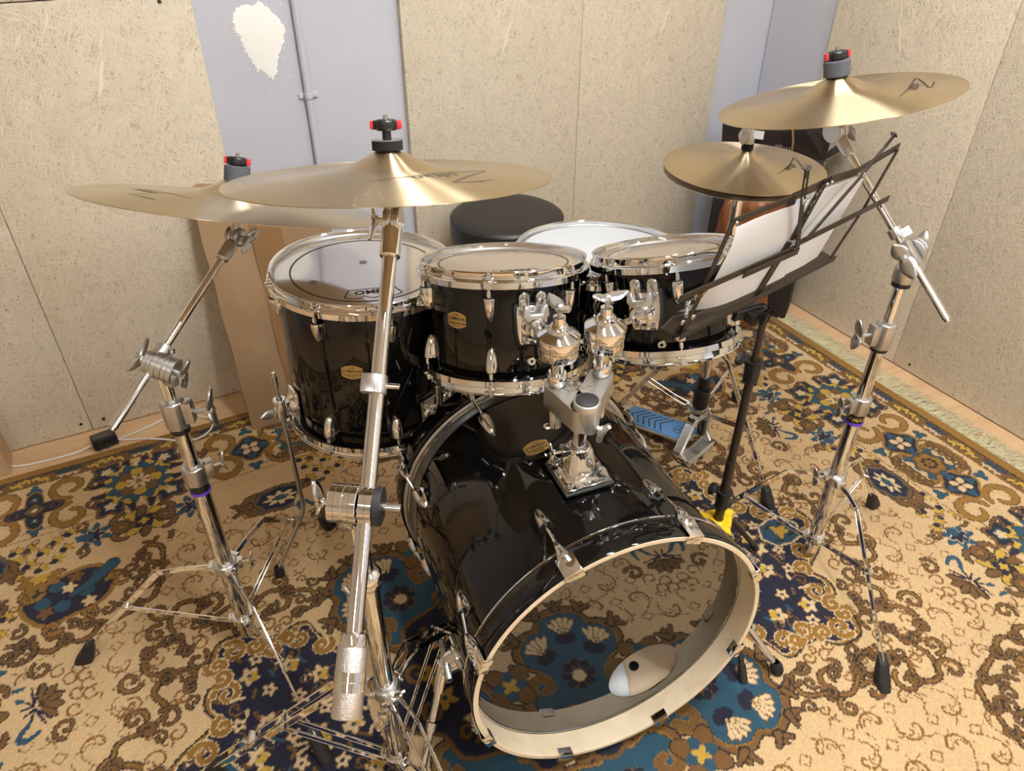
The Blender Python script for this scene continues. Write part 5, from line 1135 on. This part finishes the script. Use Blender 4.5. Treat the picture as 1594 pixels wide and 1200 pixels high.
MB().prism([(.002,-.033),(.03,-.041),(.20,-.043),(.232,-.040),(.232,.040),(.20,.043),(.03,.041),(.002,.033)],-.001,.0015,Mb).build('board_pad',BLUE,fbp,.0006)
ch=MB()
for k in range(6):
    x=.085+.020*k
    for sg in (1,-1): ch.bar(Mb@V((x+.024,0,.0016)),Mb@V((x,.032*sg,.0016)),.0042,.0012,Mb.to_3x3()@V((1,0,0)))
ch.lathe([(.016,.0014),(.016,.002),(.0175,.002),(.0175,.0014)],Mb@Matrix.Translation((.045,0,0)),24,loop=True)
for a in (.52,2.62,4.71): ch.bar(Mb@V((.045,0,.0018)),Mb@V((.045+.014*math.cos(a),.014*math.sin(a),.0018)),.0022,.001,pw)
ch.build('pad_print',DKBLUE,fbp)
MB().box((.245,0,-.008),(.04,.085,.012),Mb).build('heel_plate',ALU,fbp,.002)
mb=MB().box((.262,0,-.016),(.03,.08,.016),Mb); mb.build('heel_foot',RUBBER,fbp,.002)
# ------------------------------------------------------------------ music stand
PS=V((.889,.776,0)); ms_=thing('music_stand','black folding music stand with yellow leg hub holding white sheets','music stand',PS)
D=V((.98,.198,0)).normalized(); HN=V((D.y,-D.x,0)); tl_=math.radians(10); U=(V((0,0,1))*math.cos(tl_)+HN*math.sin(tl_)).normalized(); NB_=D.cross(U)   # NB_ points at the camera side?
O=V((.889,.776,.749))
if NB_.dot(V((0,0,1.385))-O)<0: NB_=-NB_
def ray(px,py):
    r=FWD+RGT*((px-797)/FPX)-UPV*((py-600)/FPX); return V(r)
CV=V(CAM)
def dk(x,y,off=0):
    # measured corner of the desk frame -> point of the desk plane (pushed `off` along its normal)
    px,py=1020+x/3.158,180+y/3.158; r=ray(px,py); t_=(O-CV).dot(NB_)/r.dot(NB_); P=CV+r*t_; return P+NB_*off
vcyl2=lambda z0,z1,r,nm,m=BLKST:MB().cyl((PS.x,PS.y,z0),(PS.x,PS.y,z1),r,seg=20).build(nm,m,ms_)
vcyl2(.17,.42,.0098,'lower_tube'); vcyl2(.40,.655,.0082,'middle_tube'); vcyl2(.63,.745,.0062,'upper_tube')
for z,o_ in ((.318,(-.6,.5,.4)),(.635,(-.6,.5,.4))):
    c=MB().lathe([(.0085,-.024),(.0140,-.022),(.0150,.010),(.0165,.016),(.0165,.022),(.0085,.022)],mtx((PS.x,PS.y,z),UP),20,loop=True); c.build('tube_collar',BLKPL,ms_)
    k=MB(); o=V(o_).normalized(); p=V((PS.x,PS.y,z+.01)); k.cyl(p+o*.010,p+o*.024,.005); k.lathe([(.004,0),(.013,.001),(.015,.006),(.012,.010),(.004,.011)],mtx(p+o*.022,o),10,True); k.build('clamp_knob',BLKPL,ms_)
hb=MB(); hb.lathe([(.0100,.232),(.0190,.232),(.0205,.236),(.0205,.260),(.0100,.263)],mtx((PS.x,PS.y,0),UP),18,loop=True)
for k in range(3):
    a=math.radians(-106+120*k); d=V((math.cos(a),math.sin(a),0)); hb.box((0,0,0),(.034,.022,.024),mtx(PS+d*.026+V((0,0,.248)),UP,d))
for k in range(3):
    a=math.radians(-46+120*k); d=V((math.cos(a),math.sin(a),0)); hb.box((0,0,0),(.016,.034,.022),mtx(PS+d*.020+V((0,0,.249)),UP,d))
hb.build('leg_hub',YELLOW,ms_,.003,label='yellow plastic leg hub')
lc=MB().lathe([(.0100,.085),(.0145,.086),(.0145,.106),(.0100,.107)],mtx((PS.x,PS.y,0),UP),18,loop=True).build('lower_hub',BLKPL,ms_)
vcyl2(.085,.2,.0096,'base_tube')
for k in range(3):
    a=math.radians(-106+120*k); d=V((math.cos(a),math.sin(a),0)); h=PS+d*.036+V((0,0,.246)); F=PS+d*.205+V((0,0,.03))
    lg=MB().cyl(h,F,.0062,seg=12).build('leg',BLKST,ms_); MB().cyl(F.lerp(h,.03),F-V((0,0,.0215))+d*.014,.0085,.0095,seg=14).build('rubber_tip',RUBBER,lg)
    MB().bar(PS+d*.014+V((0,0,.096)),h.lerp(F,.55),.009,.0026).build('brace',BLKST,lg)
hd=MB(); hd.bar(V((PS.x,PS.y,.735)),O+NB_*.004+U*.012,.016,.010,D); hd.box((0,0,0),(.045,.03,.018),mtx(O-NB_*.022+V((0,0,-.008)),U,D)); hd.bar(O-NB_*.03-D*.045+V((0,0,-.004)),O-NB_*.018+D*.02+V((0,0,-.004)),.018,.010,UP)
hd.build('tilt_bracket',BLKPL,ms_,.002)
def db(name,a,b,w=.0105,off=0,t_=.0022,par=None):
    A_,B_=dk(*a,off),dk(*b,off); return MB().bar(A_,B_,w,t_,NB_.cross(B_-A_)).build(name,BLKST,par or ms_)
def rivet(p,off=.003,r=.0042):
    MB().lathe([(r,0),(r*.9,.0012),(.0001,.0018)],mtx(dk(*p,off),NB_),12).build('rivet',STEEL,ms_)
lb=db('ledge',(122,1090),(885,700),.011,0)
A_,B_=dk(130,1085),dk(880,703); lt=MB(); lt.bar(A_-NB_*.013,B_-NB_*.013,.026,.0018,NB_); lt.build('ledge_tray',BLKST,lb)
db('cross_bar',(110,897),(675,648),.0115,.003); db('cross_bar',(420,775),(690,657),.0115,.0055); db('cross_bar',(690,625),(1140,402),.0115,.003)
db('side_bar',(135,1090),(245,850),.010,-.003); db('side_bar',(248,850),(392,528),.010,-.003)
db('side_bar',(868,705),(1035,455),.008,-.003); db('side_bar',(1035,455),(1200,172),.008,-.003)
db('top_bar',(385,530),(705,402),.010,-.004); db('top_bar',(690,405),(868,325),.010,-.006); db('top_bar',(868,322),(1010,278),.014,-.004); db('top_bar',(1005,282),(1215,158),.012,-.006)
db('spine',(510,892),(672,630),.0165,-.005,.003)
# perforated upper spine: two rails and a ladder of small bridges
sp=MB(); e0,e1=dk(690,610,-.004),dk(850,322,-.004); dd=(e1-e0).normalized(); sw=NB_.cross(dd)
for s_ in (-.0075,.0075): sp.bar(e0+sw*s_,e1+sw*s_,.0035,.002,sw)
n_=22
for k in range(n_+1):
    p=e0.lerp(e1,k/n_); o_=[(-.0075,.0075),(-.0075,0),(0,.0075),(-.0075,.003)][k%4]; sp.bar(p+sw*o_[0],p+sw*o_[1],.0042,.002,dd)
sp.build('perforated_spine',BLKST,ms_)
# slotted page arms
def slot(a,b,c):
    db('page_arm',a,b,.0095,.006); m=MB(); p,q=dk(*b,.006),dk(*c,.006); d=(q-p).normalized(); s=NB_.cross(d)
    for k in (-.0040,.0040): m.bar(p+s*k,q+s*k,.0026,.002,s)
    m.bar(q-d*.016,q,.0105,.002,s); m.bar(q-d*.001,q+d*.004,.0105,.002,s); m.bar(q+d*.002-NB_*.006,q+d*.002+NB_*.004,.010,.002,s); m.build('page_arm_slot',BLKST,ms_)
slot((682,645),(708,410),(730,255)); slot((722,605),(1003,280),(1155,92))
for p in ((708,412),(1003,282)): rivet(p,.0085,.0052)
for p in ((842,338),(866,328),(398,528)): rivet(p,.001,.0036)
pl_=MB(); P=[dk(45,1058,-.006),dk(105,1000,-.006),dk(165,985,-.006),dk(215,1000,-.006),dk(125,1104,-.006)]; pl_.rings([P,[p-NB_*.0016 for p in P]]); pl_.build('page_holder',BLKPL,ms_)
sp_=MB(); p,q=dk(152,905,.004),dk(140,985,.004); d=q-p; x_,y_,z_=frame(d); sp_.tube([dk(220,872,.004)]+[p+d*(i/60)+x_*(.0028*math.cos(i*1.05))+y_*(.0028*math.sin(i*1.05)) for i in range(61)]+[q+d*.3],.0007,5); sp_.build('spring',STEEL,ms_)
rivet((140,1020),-.002,.005); rivet((192,995),-.002,.005)
# loose sheets resting on the ledge
def sheet(label,corners,off,curl,seed):
    rr=random.Random(seed); BL,BR,TR_,TL_=[dk(*c,0) for c in corners]; N=18; secs=[]
    for i in range(N+1):
        t_=i/N; row=[]
        for j in range(N+1):
            s=j/N; P=(BL.lerp(BR,s)).lerp(TL_.lerp(TR_,s),t_); c=curl(s,t_); row.append(P-NB_*(off+c))
        secs.append(row)
    mb=MB(); mb.rings(secs,False,False,False); o=mb.build('sheet_of_paper',PAPER,None,ang=3,origin=BL); m=o.modifiers.new('thickness','SOLIDIFY'); m.thickness=.0003; tag(o,label,'paper','sheets on the music stand'); return o
sheet('white sheet on the music stand, lower corner curling over the ledge',((205,1030),(650,800),(790,415),(440,575)),.0085,lambda s,t:.030*max(0,1-s/.45)**2*max(0,1-t/.45)**2+.007*max(0,(t-.75)/.25)**2*(1-s)+.002*math.sin(5*s),1)
sheet('white sheet on the music stand nearest the side wall',((560,850),(830,712),(1060,300),(735,440)),.0105,lambda s,t:.006*math.sin(2.5*s+1)*t+.012*max(0,s-.7)*max(0,1-t),2)
# ------------------------------------------------------------------ throne
TC=V((.965,1.895,0)); tr=thing('drum_throne','round black vinyl drum stool seat behind the toms','stool',TC)
MB().lathe([(.0001,.519),(.06,.519),(.12,.518),(.152,.514),(.166,.507),(.172,.497),(.1735,.478),(.1725,.445),(.170,.428),(.164,.421),(.12,.419),(.0001,.419)],mtx(TC,UP),64).build('seat',LEATHER,tr)
MB().lathe([(.1705,.5025),(.1728,.5010),(.1715,.4990)],mtx(TC,UP),64).build('piping',LEATHER,tr)
MB().lathe([(.0001,.40),(.06,.40),(.065,.405),(.065,.419),(.0001,.419)],mtx(TC,UP),24).build('seat_plate',BLKST,tr)
MB().cyl(TC+V((0,0,.06)),TC+V((0,0,.40)),.013).build('post',CHROME,tr); legs(tr,(TC.x,TC.y),.25,.09,[(TC.x+.19*math.cos(a),TC.y+.165*math.sin(a)) for a in (3.3,5.4,1.2)],.013,True)
# ------------------------------------------------------------------ cardboard box leaning on the wall
bx=V((.103,1.862,.0)); th_=math.radians(14.0); bu=V((0.008,math.sin(th_),math.cos(th_))).normalized(); bxx=V((1,-.012,0)).normalized(); bn=bxx.cross(bu)
if bn.y<0: bn=-bn
Mc=Matrix([[bxx.x,bn.x,bu.x,bx.x],[bxx.y,bn.y,bu.y,bx.y],[bxx.z,bn.z,bu.z,bx.z+.0015],[0,0,0,1]])
BW,BT,BH=.345,.060,.700
box_=thing('cardboard_box','tall flat brown cardboard box leaning on the wall beside the floor tom','box',bx)
mb=MB(); secs=[]; r4=random.Random(8); N=26
def bp_(x,y,z): 
    return (x+.0016*math.sin(z*31+y*20),y+.0022*math.sin(z*23+x*17)*(1 if y<.03 else -1),z)
for i in range(N+1):
    z=BH*i/N; ring=[]
    for a,b,k in ((0,0,12),(1,0,4),(1,1,12),(0,1,4)):
        for j in range(k):
            u=j/k; x,y={(0,0):(BW*u,0),(1,0):(BW,BT*u),(1,1):(BW*(1-u),BT),(0,1):(0,BT*(1-u))}[(a,b)]
            ring.append(Mc@V(bp_(x,y,z)))
    secs.append(ring)
mb.rings(secs); mb.build('carton_body',CARD,box_,ang=.5)
tp_=MB(); tp_.rings([[Mc@V((BW*.36,-.0028-.001*math.sin(BH*i/20*23+BW*.36*17),BH*i/20+.003)),Mc@V((BW*.60,-.0028-.001*math.sin(BH*i/20*23+BW*.6*17),BH*i/20+.003)),Mc@V((BW*.60,-.0020,BH*i/20+.003)),Mc@V((BW*.36,-.0020,BH*i/20+.003))] for i in range(20)]); tp_.build('tape_band',CARDD,box_)
fl=MB()
for x0,x1,dz,dy in ((.012,.165,.012,.004),(.175,BW-.01,.008,.012)):
    fl.rings([[Mc@V((x0+(x1-x0)*i/8,.004+dy+.002*math.sin(i),BH-.004)),Mc@V((x0+(x1-x0)*i/8,.004+dy+.006+.003*math.sin(2.2*i),BH+dz+.003*math.sin(i*1.7))),Mc@V((x0+(x1-x0)*i/8,.010+dy+.003*math.sin(2.2*i),BH+dz+.003*math.sin(i*1.7))),Mc@V((x0+(x1-x0)*i/8,.010+dy,BH-.004))] for i in range(9)])
fl.build('flap',CARD,box_)
# ------------------------------------------------------------------ black carton in the corner
bc=thing('carton_box','slim black printed carton with torn open flaps in the room corner','box',(1.90,1.80,0))
c0=V((1.972,1.628,0)); e1=V((-.585,.81,0)).normalized(); e2=V((.81,.585,0)).normalized(); 
Mk=Matrix([[e1.x,e2.x,0,c0.x],[e1.y,e2.y,0,c0.y],[0,0,1,.0015],[0,0,0,1]])
L_,W_=.33,.105
mb=MB().box((L_/2,W_/2,.30),(L_,W_,.60),Mk); mb.build('carton_body',BLKCARD,bc,.003)
for P in ([(.0,-.002,.595),(.11,-.004,.60),(.135,-.02,.66),(.125,-.03,.705),(.07,-.035,.690),(.04,-.03,.715),(-.01,-.02,.668)],[(.115,-.002,.598),(.33,-.002,.60),(.335,-.012,.668),(.27,-.018,.672),(.20,-.020,.676),(.13,-.014,.672),(.112,-.008,.63)],[(-.002,.0,.595),(-.002,W_,.595),(-.05,W_*.9,.652),(-.062,.03,.640),(-.03,.01,.622)],[(.0,W_,.598),(.33,W_,.60),(.33,W_+.02,.660),(.2,W_+.016,.655),(.02,W_+.01,.65)]):
    m=MB(); m.rings([[Mk@V(p) for p in P],[Mk@(V(p)+V((.0,.0035,0))) for p in P]]); m.build('flap',BLKCARD,bc)
def onface(body,size,x,z,rot,mt,bold=.0004):
    vs,fs=text_mesh(body,size,0,bold); c,s=math.cos(rot),math.sin(rot); m=MB(); m.add([Mk@V((x-(a*c-b*s),-.0225-.010*max(0,(z-.60)/.06)*0,z+(a*s+b*c))) for a,b,_ in vs],fs); m.build('carton_print',mt,bc)
onface('BKS',.030,.142,.606,PI/2,PINKINK,.0008); onface('RIE',.030,.116,.606,PI/2,PINKINK,.0008)
m=MB(); m.box((.219,-.0215,.6515),(.046,.0012,.026),Mk); m.build('label_sticker',PAPER,bc)
for x in (.06,):
    m=MB(); m.tube([Mk@V((.102,-.006,.60)),Mk@V((.102,-.024,.645)),Mk@V((.112,-.034,.690))],.0035,6); m.build('torn_edge',CARD,bc)
m=MB(); m.tube([Mk@V((.098,-.0025,.47)),Mk@V((.100,-.0025,.54)),Mk@V((.102,-.006,.60))],.0018,6); m.build('torn_edge',CARD,bc)
m=MB(); m.tube([Mk@V((-.0025,.006,.40)),Mk@V((-.004,.004,.50)),Mk@V((-.004,.002,.59))],.002,6); m.build('torn_edge',CARD,bc)
# brown glossy bag slumped against the carton
bg=MB(); secs=[]; BC=V((1.765,1.690,0))
for i in range(31):
    t_=i/30; z=.0085+.56*t_; rad=.118*(1-.15*t_)*min(1,(t_*9)**.5+.25)*(1 if t_<.86 else max(.12,1-(t_-.86)*6.2)); ring=[]
    for j in range(56):
        a=2*PI*j/56; f=1+.10*math.sin(5*a+6*t_)+.07*math.sin(9*a-11*t_+1)+.05*math.sin(14*a+17*t_)
        ring.append(BC+V((rad*f*math.cos(a)*1.05,rad*f*math.sin(a)*.75,z)))
    secs.append(ring)
bg.rings(secs); bgo=bg.build('brown_bag',BRNBAG,None,ang=2.5,origin=BC); tag(bgo,'crumpled glossy brown bag below the hi-hats, in front of the black carton','bag')
# ------------------------------------------------------------------ power adapter and cord
pa=thing('power_adapter','small black plug adapter with white cord at the rug edge','adapter',(-.288,2.0,0))
Ma=mtx((-.288,2.004,.0),UP,(.985,.165,0))
MB().box((0,0,.0185),(.066,.042,.035),Ma).build('adapter_body',BLKPL,pa,.005)
for x in (-.020,.0): MB().cyl(Ma@V((x,-.021,.010)),Ma@V((x,-.034,.010)),.0022,seg=10).build('plug_pin',CHROME,pa)
MB().prism([(-.028,-.014),(.024,-.014),(.024,.012),(-.028,.012)],.0360,.0366,Ma).build('rating_label',GINK,pa)
pts=[(-.36,1.988),(-.335,1.992),(-.320,2.000)]
cp=[(-.90,2.06),(-.75,2.045),(-.65,2.035),(-.558,2.028),(-.494,2.005),(-.414,1.998),(-.36,2.000),(-.318,2.004)]
MB().tube(spline([(x,y,.0035) for x,y in cp[:-1]]+[(-.322,2.0,.014)],6),.0028,8).build('cord',WHITEP,pa,label='white cord')
cp=[(-.256,2.010),(-.20,2.022),(-.15,2.038),(-.107,2.055),(-.063,2.040),(-.02,2.008),(.004,1.965),(-.006,1.922),(-.040,1.896),(-.082,1.900),(-.147,1.943),(-.205,1.984),(-.254,2.004)]
MB().tube(spline([(x,y,.0035 if y>1.968 else .0118) for x,y in cp],6),.0028,8).build('cord',WHITEP,pa,label='white cord loop')
# ------------------------------------------------------------------ light
def lamp(x,y,sx,sy,power,label):
    t_=thing('ceiling_lamp',label,'lamp',(x,y,ZC-.05)); 
    MB().box((x,y,ZC-.025),(sx+.03,sy+.03,.05)).build('lamp_housing',WHITEP,t_,.004)
    m=bpy.data.materials.new('lamp_diffuser'); m.use_nodes=True; nt=m.node_tree; nt.nodes.remove(nt.nodes['Principled BSDF']); e=nt.nodes.new('ShaderNodeEmission'); e.inputs[0].default_value=(1,.985,.955,1); e.inputs[1].default_value=power; nt.links.new(e.outputs[0],nt.nodes['Material Output'].inputs[0])
    MB().box((x,y,ZC-.053),(sx,sy,.006)).build('diffuser',m,t_)
LAMPS=[(.62,.45,.09,1.2,150,'long white ceiling lamp above the bass drum'),(1.33,.45,.09,1.2,66,'dimmer long white ceiling lamp above the music stand'),(-1.2,-1.3,.14,1.2,55,'added fill lamp on the ceiling over the empty end of the room'),(1.2,-1.5,.14,1.2,85,'added fill lamp on the ceiling behind the camera side of the kit')]  # last two are fill lamps, added unseen behind the camera to brighten the room
for a in LAMPS: lamp(*a)
w=bpy.data.worlds.new('room_air'); SC.world=w; w.use_nodes=True; w.node_tree.nodes['Background'].inputs[0].default_value=(.5,.5,.5,1); w.node_tree.nodes['Background'].inputs[1].default_value=.0
SC.view_settings.view_transform='Standard'; SC.view_settings.look='None'; SC.view_settings.gamma=1; SC.view_settings.use_curve_mapping=False; SC.view_settings.exposure=-0.12
SC.cycles.use_denoising=True; SC.cycles.max_bounces=10; SC.cycles.diffuse_bounces=5; SC.cycles.glossy_bounces=6; SC.cycles.transparent_max_bounces=12; SC.cycles.sample_clamp_indirect=6; SC.cycles.caustics_reflective=False; SC.cycles.caustics_refractive=False
